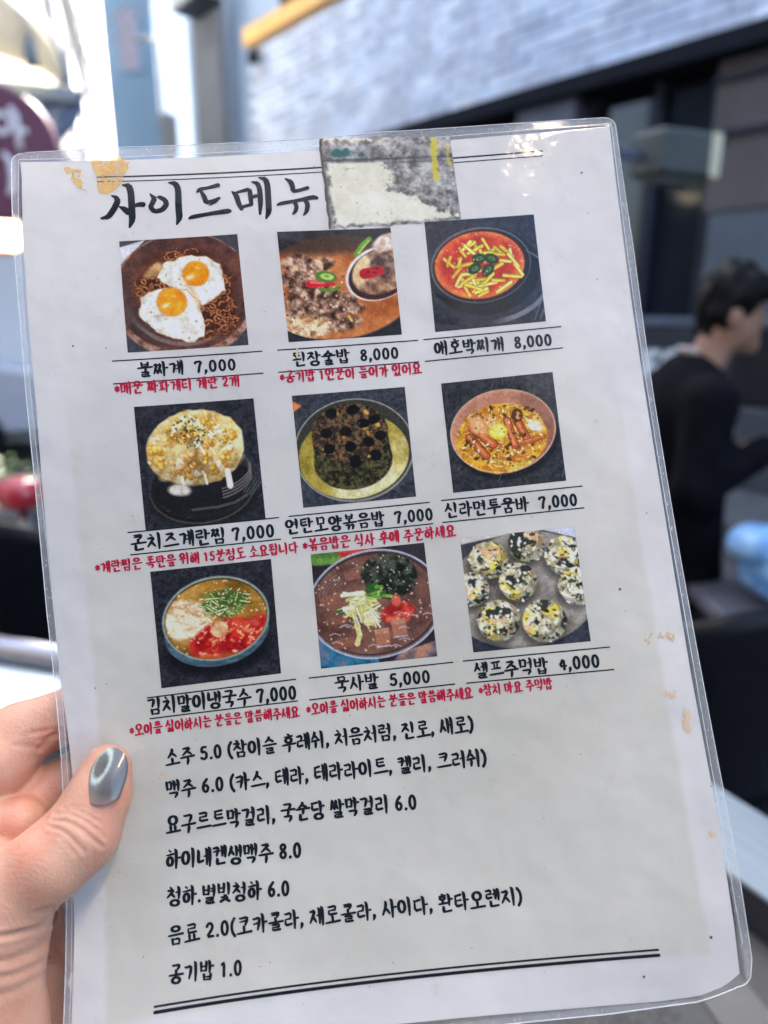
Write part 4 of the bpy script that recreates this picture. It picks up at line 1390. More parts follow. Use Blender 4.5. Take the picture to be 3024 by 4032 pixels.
TITLE = [
    ([(438, 944), (468, 938), (492, 905), (510, 868), (500, 852), (482, 846)][::-1], [3, 9, 12, 12, 11, 5]),
    ([(515, 893), (535, 902), (556, 918)], [3, 11, 13]),
    ([(528, 800), (556, 802), (566, 830), (570, 900), (572, 950), (560, 983)], [3, 13, 13, 13, 13, 4]),
    ([(572, 893), (600, 884), (620, 884)], [5, 10, 11]),
    ([(648, 838), (668, 858), (658, 880), (650, 895), (668, 915), (700, 908), (720, 885), (714, 865), (690, 852), (678, 852)], [3, 11, 10, 10, 10, 10, 11, 10, 9, 3]),
    ([(728, 790), (756, 792), (770, 815), (772, 900), (776, 940), (764, 970)], [3, 12, 12, 13, 13, 4]),
    ([(852, 830), (862, 818), (900, 812), (943, 800)], [5, 8, 7, 9]),
    ([(868, 826), (882, 850), (892, 876), (918, 868), (948, 856)], [6, 10, 10, 6, 6]),
    ([(946, 858), (930, 872), (904, 888)], [5, 7, 2]),
    ([(818, 944), (830, 938), (905, 924), (985, 912), (994, 912)], [5, 9, 8, 11, 8]),
    ([(1002, 828), (1020, 842), (1032, 880), (1044, 904)], [3, 11, 10, 8]),
    ([(1018, 834), (1045, 826), (1078, 818), (1082, 845), (1086, 884)], [5, 7, 9, 10, 8]),
    ([(1038, 898), (1062, 890), (1086, 884)], [7, 6, 7]),
    ([(1088, 854), (1102, 848), (1120, 846)], [5, 8, 6]),
    ([(1088, 786), (1112, 792), (1122, 815), (1126, 870), (1124, 925)], [3, 10, 10, 11, 5]),
    ([(1118, 768), (1146, 774), (1156, 800), (1160, 870), (1162, 915), (1150, 944)], [3, 11, 12, 12, 12, 4]),
    ([(1232, 772), (1256, 786), (1264, 805), (1266, 826), (1290, 824), (1330, 812)], [3, 11, 10, 9, 7, 8]),
    ([(1198, 886), (1212, 880), (1290, 866), (1352, 852), (1370, 856)], [4, 8, 7, 10, 7]),
    ([(1274, 872), (1282, 895), (1276, 915), (1264, 926)], [8, 9, 8, 3]),
    ([(1318, 862), (1330, 885), (1326, 912), (1312, 930)], [8, 10, 9, 3]),
]
build_strokes('title_lettering', px_strokes(TITLE, 1.0972), M_ink, 'big black brush title at the top of the menu')

DISH = [
    ('불짜계  7,000', (540, 1457.6), (930.6, 1434.8), 56), ('된장술밥  8,000', (1150, 1416.6), (1571, 1389), 55), ('애호박찌개  8,000', (1708, 1373.8), (2174, 1337.7), 56),
    ('콘치즈계란찜 7,000', (512.8, 2140), (1082, 2088.6), 62), ('연탄모양볶음밥  7,000', (1122, 2077), (1706, 2023.8), 58), ('신라면투움바  7,000', (1749, 2010.7), (2274, 1967), 58),
    ('김치말이냉국수 7,000', (578, 2781.7), (1168.5, 2726), 66), ('묵사발  5,000', (1316, 2697), (1695, 2663), 60), ('셀프주먹밥  4,000', (1865, 2642.5), (2362, 2601.5), 62)]
for s_, l_, r_, h_ in DISH:
    build_strokes('dish_name', text_strokes(s_, l_, r_, h_, 0.092), M_ink)
NOTE = [
    ('*매운 짜파게티 계란 2개', (450, 1532), (944, 1498), 48), ('*공기밥 1인분이 들어가 있어요', (1101, 1485.5), (1660, 1450), 46),
    ('*계란찜은 폭탄을 위해 15분정도 소요됩니다', (374, 2236), (1174, 2153.7), 46), ('*볶음밥은 식사 후에 주문하세요', (1191, 2149), (1794, 2089), 48),
    ('*오이를 싫어하시는 분들은 말씀해주세요', (510, 2877), (1179, 2801), 46), ('*오이를 싫어하시는 분들은 말씀해주세요', (1206, 2794), (1861, 2726.5), 46),
    ('*참치 마요 주먹밥', (1884, 2719), (2175, 2691), 44)]
for s_, l_, r_, h_ in NOTE:
    build_strokes('note_line', text_strokes(s_, l_, r_, h_, 0.09), M_red_ink, base=0.09)
DRINK = [
    ('소주 5.0 (참이슬 후레쉬, 처음처럼, 진로, 새로)', (649, 2984), (1866, 2849), 66), ('맥주 6.0 (카스, 테라, 테라라이트, 켈리, 크러쉬)', (651, 3111.7), (1917.6, 2981.5), 68),
    ('요구르트막걸리, 국순당 쌀막걸리 6.0', (651, 3248.6), (1641.7, 3157), 72), ('하이네켄생맥주 8.0', (651, 3384.6), (1188.5, 3346), 74),
    ('청하.별빛청하 6.0', (655.5, 3532), (1142, 3496), 74), ('음료 2.0(코카콜라, 제로콜라, 사이다, 환타오렌지)', (660, 3685.5), (2058, 3526.7), 74), ('공기밥 1.0', (663, 3836), (955, 3808.5), 76)]
for s_, l_, r_, h_ in DRINK:
    build_strokes('drink_line', text_strokes(s_, l_, r_, h_, 0.092), M_ink)


def rule(a, b, wpx, name='rule_line'):
    n = 24
    P = [(a[0] + (b[0] - a[0]) * i / n, a[1] + (b[1] - a[1]) * i / n) for i in range(n + 1)]
    q = inv(P)
    uv = np.stack([np.linspace(q[0][0], q[-1][0], n + 1), np.linspace(q[0][1], q[-1][1], n + 1)], 1)
    build_strokes(name, [(list(uv), [wpx / 2 / 11.3] * (n + 1))], M_ink, base=0.05)


for a, b, w in [((382.6, 698.3), (2134.6, 595.3), 7), ((384.4, 716.4), (2136.4, 613.5), 4.5), ((608.4, 3964.2), (2592, 3739.5), 7), ((608.4, 3986.8), (2595.5, 3761), 11),
                ((443, 1422), (1032, 1383), 5), ((447, 1512), (1036, 1469.5), 5), ((1093, 1379), (1645, 1340), 5), ((1097, 1466), (1649.5, 1425), 5), ((1668.5, 1337.7), (2209, 1286), 5), ((1674, 1423), (2216, 1370), 5),
                ((503.5, 2097), (1097, 2038), 5), ((514, 2185), (1105.7, 2123), 5), ((1138, 2033.5), (1690, 1978), 5), ((1151, 2119), (1705, 2062), 5), ((1738, 1971), (2292, 1914), 5), ((1743, 2057.5), (2299, 1999.6), 5),
                ((580, 2748), (1164.6, 2674.6), 5), ((590, 2830), (1172, 2760), 5), ((1216.5, 2670), (1783, 2607.6), 5), ((1219, 2756), (1790, 2693.5), 5), ((1824, 2603), (2400, 2547.7), 5), ((1837, 2690), (2417, 2636), 5)]:
    rule(a, b, w)

# ------------------------------------------------------------------ printed food photos
NP_ = 190
gx, gy = np.meshgrid((np.arange(NP_) + .5) / NP_, (np.arange(NP_) + .5) / NP_, indexing='ij')


def vnoise(seed, freq, oct_=4, ax=1.0, ay=1.0, X=None, Y=None, gain=.55):
    X = gx if X is None else X
    Y = gy if Y is None else Y
    out = np.zeros_like(X); amp = 1.0; tot = 0
    rg = np.random.RandomState(seed)
    for o in range(oct_):
        tab = rg.rand(64, 64)
        x = X * freq * ax * 2 ** o + rg.rand() * 40; y = Y * freq * ay * 2 ** o + rg.rand() * 40
        i, j = np.floor(x).astype(int), np.floor(y).astype(int)
        fx, fy = x - i, y - j
        fx = fx * fx * (3 - 2 * fx); fy = fy * fy * (3 - 2 * fy)
        g_ = lambda a, b: tab[(i + a) % 64, (j + b) % 64]
        out += amp * ((g_(0, 0) * (1 - fx) + g_(1, 0) * fx) * (1 - fy) + (g_(0, 1) * (1 - fx) + g_(1, 1) * fx) * fy)
        tot += amp; amp *= gain
    return out / tot


class Pic:
    def __init__(s, bg, seed=1):
        s.c = np.zeros((NP_, NP_, 3)); s.c[:] = bg
        s.s = seed * 100
        s.rg = np.random.RandomState(seed)

    def ns(s): s.s += 1; return s.s

    def put(s, mask, col):
        mask = np.clip(mask, 0, 1)[..., None]
        s.c = s.c * (1 - mask) + np.asarray(col, float) * mask

    def ell(s, cx, cy, rx, ry, ang=0, soft=.012, wob=0.0, wf=5):
        ca, sa = math.cos(ang), math.sin(ang)
        X, Y = gx - cx, gy - cy
        x, y = X * ca + Y * sa, -X * sa + Y * ca
        d = np.sqrt((x / rx) ** 2 + (y / ry) ** 2)
        if wob: d = d + (vnoise(s.ns(), wf, 3) - .5) * wob
        return np.clip((1 - d) * min(rx, ry) / soft + .5, 0, 1)

    def seg(s, a, b, w, w2=None, soft=.008):
        a, b = np.array(a), np.array(b)
        d = b - a; t = np.clip(((gx - a[0]) * d[0] + (gy - a[1]) * d[1]) / max(d @ d, 1e-9), 0, 1)
        r = np.hypot(gx - a[0] - t * d[0], gy - a[1] - t * d[1])
        ww = w + ((w2 if w2 is not None else w) - w) * t
        return np.clip((ww - r) / soft + .5, 0, 1)

    def path(s, pts, w, soft=.008):
        m = np.zeros_like(gx)
        for a, b in zip(pts[:-1], pts[1:]): m = np.maximum(m, s.seg(a, b, w, None, soft))
        return m

    def poly(s, pts, soft=.01):
        m = np.ones_like(gx) * 9
        n = len(pts)
        for i in range(n):
            a, b = np.array(pts[i]), np.array(pts[(i + 1) % n])
            e = b - a; nn = np.array([-e[1], e[0]]) / np.linalg.norm(e)
            m = np.minimum(m, (gx - a[0]) * nn[0] + (gy - a[1]) * nn[1])
        return np.clip(m / soft + .5, 0, 1)

    def tex(s, mask, cols, freq, oct_=4, ax=1, ay=1, contrast=2.0, gain=.6):
        n = np.clip((vnoise(s.ns(), freq, oct_, ax, ay, gain=gain) - .5) * contrast + .5, 0, 1)
        cols = np.array(cols, float)
        p = np.linspace(0, 1, len(cols))
        col = np.stack([np.interp(n, p, cols[:, k]) for k in range(3)], -1)
        s.put_arr(mask, col)

    def put_arr(s, mask, col):
        m = np.clip(mask, 0, 1)[..., None]
        s.c = s.c * (1 - m) + col * m

    def scatter(s, n, region, r, cols, elong=1.0):
        k = 0
        ok = np.argwhere(region > .5)
        for _ in range(n):
            i, j = ok[s.rg.randint(len(ok))]
            cx, cy = (i + .5) / NP_, (j + .5) / NP_
            rr = r * s.rg.uniform(.6, 1.4)
            s.put(s.ell(cx, cy, rr * elong, rr, s.rg.uniform(0, 3.14), .01), cols[s.rg.randint(len(cols))])

    def shade(s, mask, fac):
        m = np.clip(mask, 0, 1)[..., None]
        s.c = s.c * (1 - m + m * fac)


def hi_tex(p, mask, thr, freq, col, amt=.8, ax=1, ay=1):
    n = vnoise(p.ns(), freq, 3, ax, ay)
    p.put(mask * np.clip((n - thr) * 12, 0, 1) * amt, col)


def pic_egg():
    p = Pic((62, 62, 66), 1)
    p.put(p.poly([(0, .06), (.22, 0), (.06, .16), (0, .22)]), (205, 205, 210))
    rim = p.ell(.51, .52, .60, .565, -.1)
    p.tex(rim, [(100, 62, 48), (150, 108, 90), (176, 140, 122)], 22, 3)
    inn_ = p.ell(.51, .49, .575, .525, -.1)
    p.tex(inn_, [(62, 42, 38), (92, 56, 45), (108, 66, 52)], 7, 4)
    p.put(p.ell(.2, .6, .25, .4, .2, .2) * inn_ * .45, (58, 50, 52))
    p.put((p.ell(.5, .5, .5, .47) - p.ell(.5, .485, .47, .45)) * np.clip((gy - .6) * 4, 0, 1) * .6, (140, 128, 124))
    p.tex(p.ell(.5, .45, .42, .36, 0, .05) * .8, [(70, 36, 24), (120, 66, 40)], 10)
    for reg, n in (((.77, .70, .16, .18), 70), ((.22, .42, .10, .10), 26), ((.55, .17, .18, .04), 14), ((.86, .47, .05, .12), 12), ((.6, .88, .12, .03), 8)):
        cx, cy, rx, ry = reg
        p.put(p.ell(cx, cy, rx, ry, 0, .06), (66, 34, 20))
        for i in range(n):
            a = p.rg.uniform(0, 6.28); r = math.sqrt(p.rg.rand())
            x, y = cx + rx * r * math.cos(a), cy + ry * r * math.sin(a)
            t0 = p.rg.uniform(0, 6.28)
            pts = [(x + .032 * math.cos(t0 + q * .7), y + .028 * math.sin(t0 + q * .7)) for q in range(4)]
            p.put(p.path(pts, .012), (52, 26, 14)); p.put(p.path(pts, .0085), [(150, 84, 44), (124, 66, 34), (168, 100, 56)][i % 3]); p.put(p.path(pts, .002) * .7, (206, 150, 104))
    p.tex(p.ell(.27, .28, .08, .05, -.5, .03, 1.2, 9), [(140, 96, 56), (206, 168, 116)], 16)

    def egg(pts, seed):
        jx = (vnoise(seed, 7, 3) - .5) * .10; jy = (vnoise(seed + 1, 7, 3) - .5) * .10
        m = np.zeros_like(gx)
        n = 40
        X, Y = gx + jx, gy + jy
        P = np.array(pts)
        ins = np.zeros(gx.shape, bool); dmin = np.full(gx.shape, 9.)
        for (x0, y0), (x1, y1) in zip(P, np.roll(P, -1, 0)):
            c = ((y0 > Y) != (y1 > Y)); ins ^= c & (X < (x1 - x0) * (Y - y0) / ((y1 - y0) or 1e-9) + x0)
            d = np.array([x1 - x0, y1 - y0]); t = np.clip(((X - x0) * d[0] + (Y - y0) * d[1]) / (d @ d), 0, 1)
            dmin = np.minimum(dmin, np.hypot(X - x0 - t * d[0], Y - y0 - t * d[1]))
        return np.where(ins, dmin, -dmin)
    for pts, sd in (([(.30, .38), (.36, .25), (.46, .22), (.58, .17), (.72, .17), (.79, .24), (.83, .40), (.86, .50), (.74, .55), (.63, .60), (.54, .52), (.42, .48)], 31),
                    ([(.12, .55), (.22, .47), (.36, .42), (.52, .45), (.59, .56), (.61, .66), (.65, .76), (.62, .88), (.52, .93), (.38, .92), (.24, .84), (.13, .70)], 35)):
        dd = egg(pts, sd)
        p.put(np.clip((dd + .012) / .012, 0, 1), (150, 104, 66))
        m = np.clip(dd / .012 + .5, 0, 1)
        p.tex(m, [(196, 190, 176), (226, 222, 208), (238, 236, 228)], 7, 5)
        p.put(m * np.clip(1 - dd / .035, 0, 1) * .5, (214, 196, 166))
        p.scatter(16, m, .006, [(176, 136, 90), (150, 110, 76)])
        hi_tex(p, m, .62, 14, (250, 250, 248), .7)
    p.put(p.path([(.50, .30), (.52, .40), (.58, .50), (.62, .64)], .018, .04) * .7, (206, 160, 112))
    for cx, cy, r in ((.615, .335, .105), (.395, .575, .118)):
        p.put(p.ell(cx, cy, r * 1.06, r * 1.08, 0, .02, .12), (206, 130, 40))
        p.tex(p.ell(cx, cy, r, r * 1.02, 0, .012, .1), [(214, 120, 16), (232, 146, 26), (240, 168, 48)], 6)
        p.put(p.ell(cx - .05, cy + .03, .036, .02, -.3, .02, .5) * .8, (246, 214, 180)); p.put(p.ell(cx + .02, cy - .05, .02, .01, .3, .02, .5) * .6, (250, 214, 140))
    return p


def pic_stew():
    p = Pic((38, 34, 36), 2)
    p.tex(np.ones_like(gx), [(30, 30, 36), (52, 50, 54)], 20)
    br = p.ell(.47, .53, .70, .47, -.05, .02)
    p.tex(br, [(150, 78, 36), (182, 104, 54), (200, 128, 74)], 5)
    p.shade(np.clip((.30 - gy) * 5, 0, 1) * br, .55)
    p.put(np.clip((gx + gy * 0 - .0) * 0 + p.ell(.5, .12, .8, .10, -.04, .06), 0, 1) * .6, (40, 34, 36))
    for cx, cy, rx, ry in ((.16, .30, .16, .09), (.36, .32, .12, .07), (.10, .45, .14, .08), (.22, .50, .18, .10), (.2, .64, .22, .11), (.42, .66, .2, .10), (.15, .80, .2, .12), (.36, .83, .2, .10), (.55, .86, .12, .07), (.33, .44, .12, .07), (.58, .72, .12, .06)):
        m = p.ell(cx, cy, rx, ry, p.rg.uniform(-.4, .4), .03, .7, 8)
        p.tex(m, [(58, 36, 28), (112, 78, 60), (158, 120, 98), (212, 180, 150)], 16, 4, contrast=3)
    p.tex(p.ell(.18, .86, .22, .10, .1, .04, .4), [(150, 104, 66), (210, 172, 130), (240, 216, 180)], 20, contrast=3)
    p.scatter(70, p.ell(.3, .65, .32, .32), .008, [(236, 214, 190), (220, 190, 160), (90, 60, 46)])
    p.put(p.seg((.24, .49), (.44, .50), .036, .016), (196, 34, 40)); p.put(p.seg((.25, .475), (.36, .485), .010), (235, 110, 100))
    p.put(p.ell(.385, .43, .088, .05, .2), (70, 120, 40)); p.put(p.ell(.395, .43, .06, .030, .2), (176, 200, 110)); p.put(p.ell(.39, .425, .02, .012), (120, 160, 60))
    p.put(p.path([(.34, .545), (.42, .56), (.49, .53)], .014), (84, 140, 44))
    p.put(p.ell(.86, .42, .32, .235, -.45, .01), (225, 218, 214)); p.put(p.ell(.87, .425, .305, .22, -.45, .01), (60, 34, 34))
    sp = p.ell(.88, .40, .28, .20, -.45, .015)
    p.tex(sp, [(96, 66, 52), (150, 112, 86), (196, 160, 128)], 12, contrast=3)
    p.tex(p.ell(.70, .38, .075, .15, .35, .03, .3) * sp, [(214, 178, 130), (238, 214, 176)], 18)
    p.tex(p.ell(.95, .14, .14, .08, -.4, .02, .4), [(190, 164, 144), (238, 226, 214)], 22, contrast=3)
    p.tex(p.ell(.90, .36, .13, .12, 0, .03, .4), [(64, 46, 44), (112, 84, 72), (150, 118, 100)], 14, contrast=3)
    p.put(p.seg((.73, .42), (.86, .40), .05, .045), (176, 30, 44)); p.scatter(5, p.seg((.75, .42), (.84, .40), .03), .011, [(96, 14, 24)])
    p.put(p.path([(.67, .24), (.73, .16), (.80, .10)], .022), (96, 152, 44)); p.put(p.path([(.69, .23), (.79, .12)], .006), (170, 205, 100))
    p.put(p.seg((.55, .80), (.57, .84), .012), (235, 190, 90))
    p.put((p.ell(.5, .48, .78, .54) < .5) * np.clip((gy - .7) * 9, 0, 1), (44, 44, 48))
    return p


def sticks(p, reg, n, L, w, cols, edge=None):
    for i in range(n):
        a = p.rg.uniform(0, 6.28); r = math.sqrt(p.rg.uniform(.02, 1)) * .88
        x, y = reg[0] + reg[2] * r * math.cos(a), reg[1] + reg[3] * r * math.sin(a)
        t = p.rg.uniform(0, 3.14); l = L * p.rg.uniform(.6, 1.25)
        A, B = (x - l * math.cos(t), y - l * math.sin(t) * .8), (x + l * math.cos(t), y + l * math.sin(t) * .8)
        c = cols[p.rg.randint(len(cols))]
        p.put(p.seg(A, B, w * 1.5, w) * .5, (120, 30, 16))
        if edge: p.put(p.seg((A[0], A[1] - w * .7), (B[0], B[1] - w * .7), w * .8), edge)
        p.put(p.seg(A, B, w, w * .8), c)
        p.put(p.seg((A[0], A[1] - w * .3), (B[0], B[1] - w * .3), w * .3) * .5, tuple(min(255, v + 30) for v in c))


def dark_bg(p, a=(34, 36, 44), b=(52, 54, 63)):
    p.tex(np.ones_like(gx), [a, b], 34, 3)


def pic_zucchini():
    p = Pic((40, 41, 48), 3); dark_bg(p)
    p.put(p.ell(.50, .49, .50, .40, -.08, .02), (26, 27, 32))
    p.put((p.ell(.53, .62, .56, .36, -.08, .01) - p.ell(.53, .60, .53, .335, -.08, .01)) * np.clip((gx - .45) * 4, 0, 1), (112, 112, 120))
    p.put((p.ell(.47, .43, .455, .345, -.08, .008) - p.ell(.475, .435, .44, .33, -.08, .008)), (96, 92, 94))
    p.put(p.ell(.475, .435, .435, .325, -.08, .01), (34, 22, 22))
    so = p.ell(.46, .43, .405, .305, -.08, .012)
    p.tex(so, [(150, 22, 20), (184, 36, 28), (206, 66, 36)], 8)
    p.tex(p.ell(.46, .43, .405, .305, -.08, .05) * 0 + (so - p.ell(.46, .42, .36, .26, -.08, .05)).clip(0), [(206, 84, 34), (226, 130, 60)], 10)
    sticks(p, (.47, .46, .40, .28), 46, .070, .014, [(238, 200, 66), (226, 186, 60), (246, 216, 110), (214, 170, 46)], (110, 140, 40))
    for cx, cy, an in ((.46, .37, 0), (.57, .38, .4), (.41, .46, -.5), (.53, .48, -.7)):
        p.put(p.ell(cx, cy, .066, .046, an), (22, 52, 30)); p.put(p.ell(cx + .005, cy, .034, .02, an), (84, 124, 66)); p.put(p.ell(cx, cy, .012, .009, an), (30, 64, 36))
    p.scatter(40, so, .005, [(250, 170, 120), (240, 200, 150)])
    for q in (0, .05): p.put(p.seg((.90 + q, .97), (.98 + q, .80), .004), (110, 112, 118))
    return p


def pic_corn():
    p = Pic((36, 37, 42), 4); dark_bg(p, (26, 27, 32), (50, 51, 58))
    p.put(p.ell(.5, .80, .46, .2, .0, .05), (22, 23, 27))
    p.put(p.ell(.51, .68, .43, .27, -.05), (30, 29, 31)); p.put(p.ell(.51, .66, .42, .25, -.05), (24, 22, 24))
    p.put((p.ell(.5, .70, .44, .29, -.05, .008) - p.ell(.5, .695, .43, .28, -.05, .008)) * (gy > .7), (74, 66, 52))
    for i in range(4): p.put((p.ell(.62, .58 + i * .025, .30, .15, -.15, .008) - p.ell(.62, .575 + i * .025, .29, .145, -.15, .008)) * (gx > .66), (120, 110, 112))
    m = p.ell(.475, .365, .41, .30, -.1, .012, .18, 6)
    p.tex(m, [(166, 118, 56), (220, 186, 110), (240, 222, 170)], 8, contrast=2.4)
    low = p.ell(.48, .50, .36, .16, -.08, .03, .3, 7)
    p.tex(low, [(150, 110, 56), (214, 186, 120), (240, 226, 186)], 10, contrast=2.6)
    for i in range(120):
        a = p.rg.uniform(0, 6.28); r = math.sqrt(p.rg.rand())
        x, y = .46 + .37 * r * math.cos(a), .36 + .25 * r * math.sin(a)
        if x > .62 and y > .25 and p.rg.rand() < .35: continue
        s_ = p.rg.uniform(.016, .026); an = p.rg.uniform(0, 3)
        p.put(p.ell(x + .004, y + .008, s_ * 1.15, s_ * .9, an), (170, 110, 36)); p.put(p.ell(x, y, s_, s_ * .72, an), [(236, 184, 50), (222, 160, 40), (244, 206, 90), (224, 140, 40)][i % 4]); p.put(p.ell(x - .004, y - .005, s_ * .4, s_ * .25, an) * .7, (252, 238, 190))
    hi_tex(p, m, .57, 9, (236, 214, 160), .55); hi_tex(p, m, .64, 16, (246, 240, 222), .7)
    p.shade(m * np.clip((gy - .42) * 3.2, 0, .45), .62)
    for i in range(9):
        a = p.rg.uniform(0, 6.28); r = p.rg.rand()
        x, y = .5 + .3 * r * math.cos(a), .3 + .2 * r * math.sin(a)
        p.put(p.path([(x, y), (x + p.rg.uniform(-.05, .05), y + .03), (x + p.rg.uniform(-.05, .05), y + .06)], .008) * .85, (246, 240, 224))
    p.scatter(90, p.ell(.42, .24, .16, .12, .5, .02), .006, [(40, 56, 30), (54, 70, 36), (30, 40, 24)])
    p.scatter(30, p.ell(.62, .3, .2, .1, .3, .02), .004, [(70, 70, 40)])
    for x, y0, y1, w in ((.72, .58, .70, .024), (.34, .60, .72, .011), (.53, .60, .67, .008)):
        p.put(p.seg((x, y0), (x + .01, y1), w, w * 1.1), (238, 230, 200))
    p.tex(p.ell(.3, .70, .1, .05, .1, .02, .5), [(190, 180, 160), (232, 226, 212)], 24)
    for k in range(4): p.put(p.seg((.84 + k * .02, .76 + k * .012), (.93 + k * .018, .64 + k * .02), .006), (70, 72, 76))
    p.put(p.path([(.86, .79), (.76, .84), (.62, .865), (.4, .87)], .010), (74, 76, 76))
    return p


def pic_briquette():
    p = Pic((46, 48, 54), 5); dark_bg(p, (40, 43, 50), (66, 70, 78))
    p.put(p.poly([(0, .05), (.08, .10), (0, .15)]), (214, 120, 60))
    p.put(p.ell(.50, .53, .525, .455, -.08, .01), (120, 120, 110)); p.put(p.ell(.50, .525, .515, .445, -.08, .01), (52, 52, 42))
    b_ = p.ell(.49, .58, .485, .38, -.08, .012)
    p.tex(b_, [(120, 104, 30), (158, 140, 52), (186, 168, 84)], 6)
    p.tex(p.ell(.62, .80, .36, .15, -.35, .05) * b_, [(206, 196, 140), (240, 236, 200)], 8)
    p.tex(p.ell(.9, .55, .09, .22, .1, .04) * b_, [(170, 150, 70), (226, 216, 160)], 8)
    cols = [(20, 18, 14), (46, 40, 26), (84, 72, 44)]
    body = np.clip(p.ell(.48, .63, .345, .25, -.05, .012) + p.poly([(.145, .36), (.80, .33), (.825, .63), (.14, .66)]), 0, 1)
    p.tex(body, [(22, 21, 13), (46, 44, 24), (86, 82, 44)], 34, 3, contrast=2.6)
    top = p.ell(.475, .375, .335, .265, -.05, .012)
    p.tex(top, [(34, 27, 20), (70, 54, 38), (118, 92, 62)], 36, 3, contrast=2.8)
    p.scatter(30, top, .0095, [(176, 104, 46), (196, 146, 60), (150, 60, 36), (120, 76, 42)], 1.8)
    p.scatter(120, top, .006, [(20, 16, 12), (120, 92, 60)], 1.5)
    for cx, cy in ((.33, .19), (.52, .17), (.70, .27), (.27, .36), (.44, .36), (.60, .30), (.74, .42), (.28, .50), (.47, .50), (.63, .47), (.50, .645), (.68, .60)):
        p.put(p.ell(cx, cy, .052, .044, 0, .012), (7, 6, 6))
    p.scatter(9, top, .014, [(206, 160, 70), (190, 110, 50)], 1.5)
    for cx, cy in ((.33, .19), (.52, .17), (.70, .27), (.27, .36), (.44, .36), (.60, .30), (.74, .42), (.28, .50), (.47, .50), (.63, .47), (.50, .615), (.68, .58)):
        p.put(p.ell(cx, cy, .048, .040, 0, .012), (7, 6, 6))
    p.put((p.ell(.5, .53, .53, .46, -.08, .007) - p.ell(.5, .53, .52, .45, -.08, .007)), (150, 148, 138))
    return p


def pic_noodle():
    p = Pic((40, 42, 46), 6); dark_bg(p, (34, 36, 40), (58, 60, 64))
    p.put(p.ell(.52, .55, .47, .38, -.05, .03), (26, 27, 30))
    p.put(p.ell(.50, .49, .465, .375, -.08, .01), (196, 140, 112)); 
    p.tex(p.ell(.505, .50, .45, .36, -.08, .012), [(176, 118, 92), (206, 152, 124)], 3)
    p.put(p.ell(.80, .5, .2, .36, .1, .1) * p.ell(.5, .49, .455, .365, -.08, .01) * .5, (110, 66, 52))
    n_ = p.ell(.48, .555, .40, .315, -.10, .014, .08, 6)
    p.tex(n_, [(180, 110, 20), (222, 160, 40), (236, 190, 84)], 9, contrast=2.4)
    for i in range(170):
        a = p.rg.uniform(0, 6.28); r = math.sqrt(p.rg.rand())
        x, y = .47 + .36 * r * math.cos(a), .53 + .27 * r * math.sin(a)
        t0 = p.rg.uniform(0, 6.28); R = p.rg.uniform(.02, .07)
        pts = [(x + R * math.cos(t0 + q * .5), y + R * .7 * math.sin(t0 + q * .5)) for q in range(4)]
        p.put(p.path(pts, .011) * .8, (136, 72, 20)); p.put(p.path(pts, .006), [(240, 200, 90), (226, 170, 50), (248, 222, 140), (206, 120, 40)][i % 4])
    for a, b, w in (((.24, .44), (.40, .60), .035), ((.20, .52), (.33, .70), .03), ((.545, .40), (.59, .63), .028), ((.62, .38), (.70, .58), .03), ((.66, .62), (.85, .58), .018)):
        p.put(p.seg(a, b, w * 1.25), (90, 34, 16)); p.put(p.seg(a, b, w), (186, 92, 46)); p.put(p.seg((a[0] - .008, a[1] - .01), (b[0] - .008, b[1] - .01), w * .35) * .7, (230, 150, 96))
    p.put(p.ell(.64, .36, .05, .06, 0), (70, 44, 26)); p.put(p.ell(.645, .365, .025, .035), (196, 150, 80))
    p.scatter(60, n_, .011, [(96, 44, 22), (120, 60, 26), (70, 40, 20)], 1.6)
    p.tex(p.ell(.78, .47, .08, .05, .4, .02, .4), [(220, 206, 180), (246, 240, 226)], 10)
    p.tex(p.ell(.34, .42, .14, .09, .4, .04, .4), [(206, 130, 70), (246, 206, 160)], 12)
    p.put(p.ell(.455, .49, .085, .075, 0, .012), (216, 190, 40)); p.tex(p.ell(.455, .485, .07, .06), [(214, 196, 60), (238, 226, 130)], 8)
    p.scatter(70, n_, .006, [(60, 76, 30), (50, 60, 24), (70, 60, 30)])
    p.scatter(40, n_, .006, [(250, 240, 214), (250, 220, 170)], 2.0)
    p.put((p.ell(.5, .49, .468, .378, -.08, .006) - p.ell(.5, .487, .458, .368, -.08, .006)) * .7, (222, 186, 160))
    return p


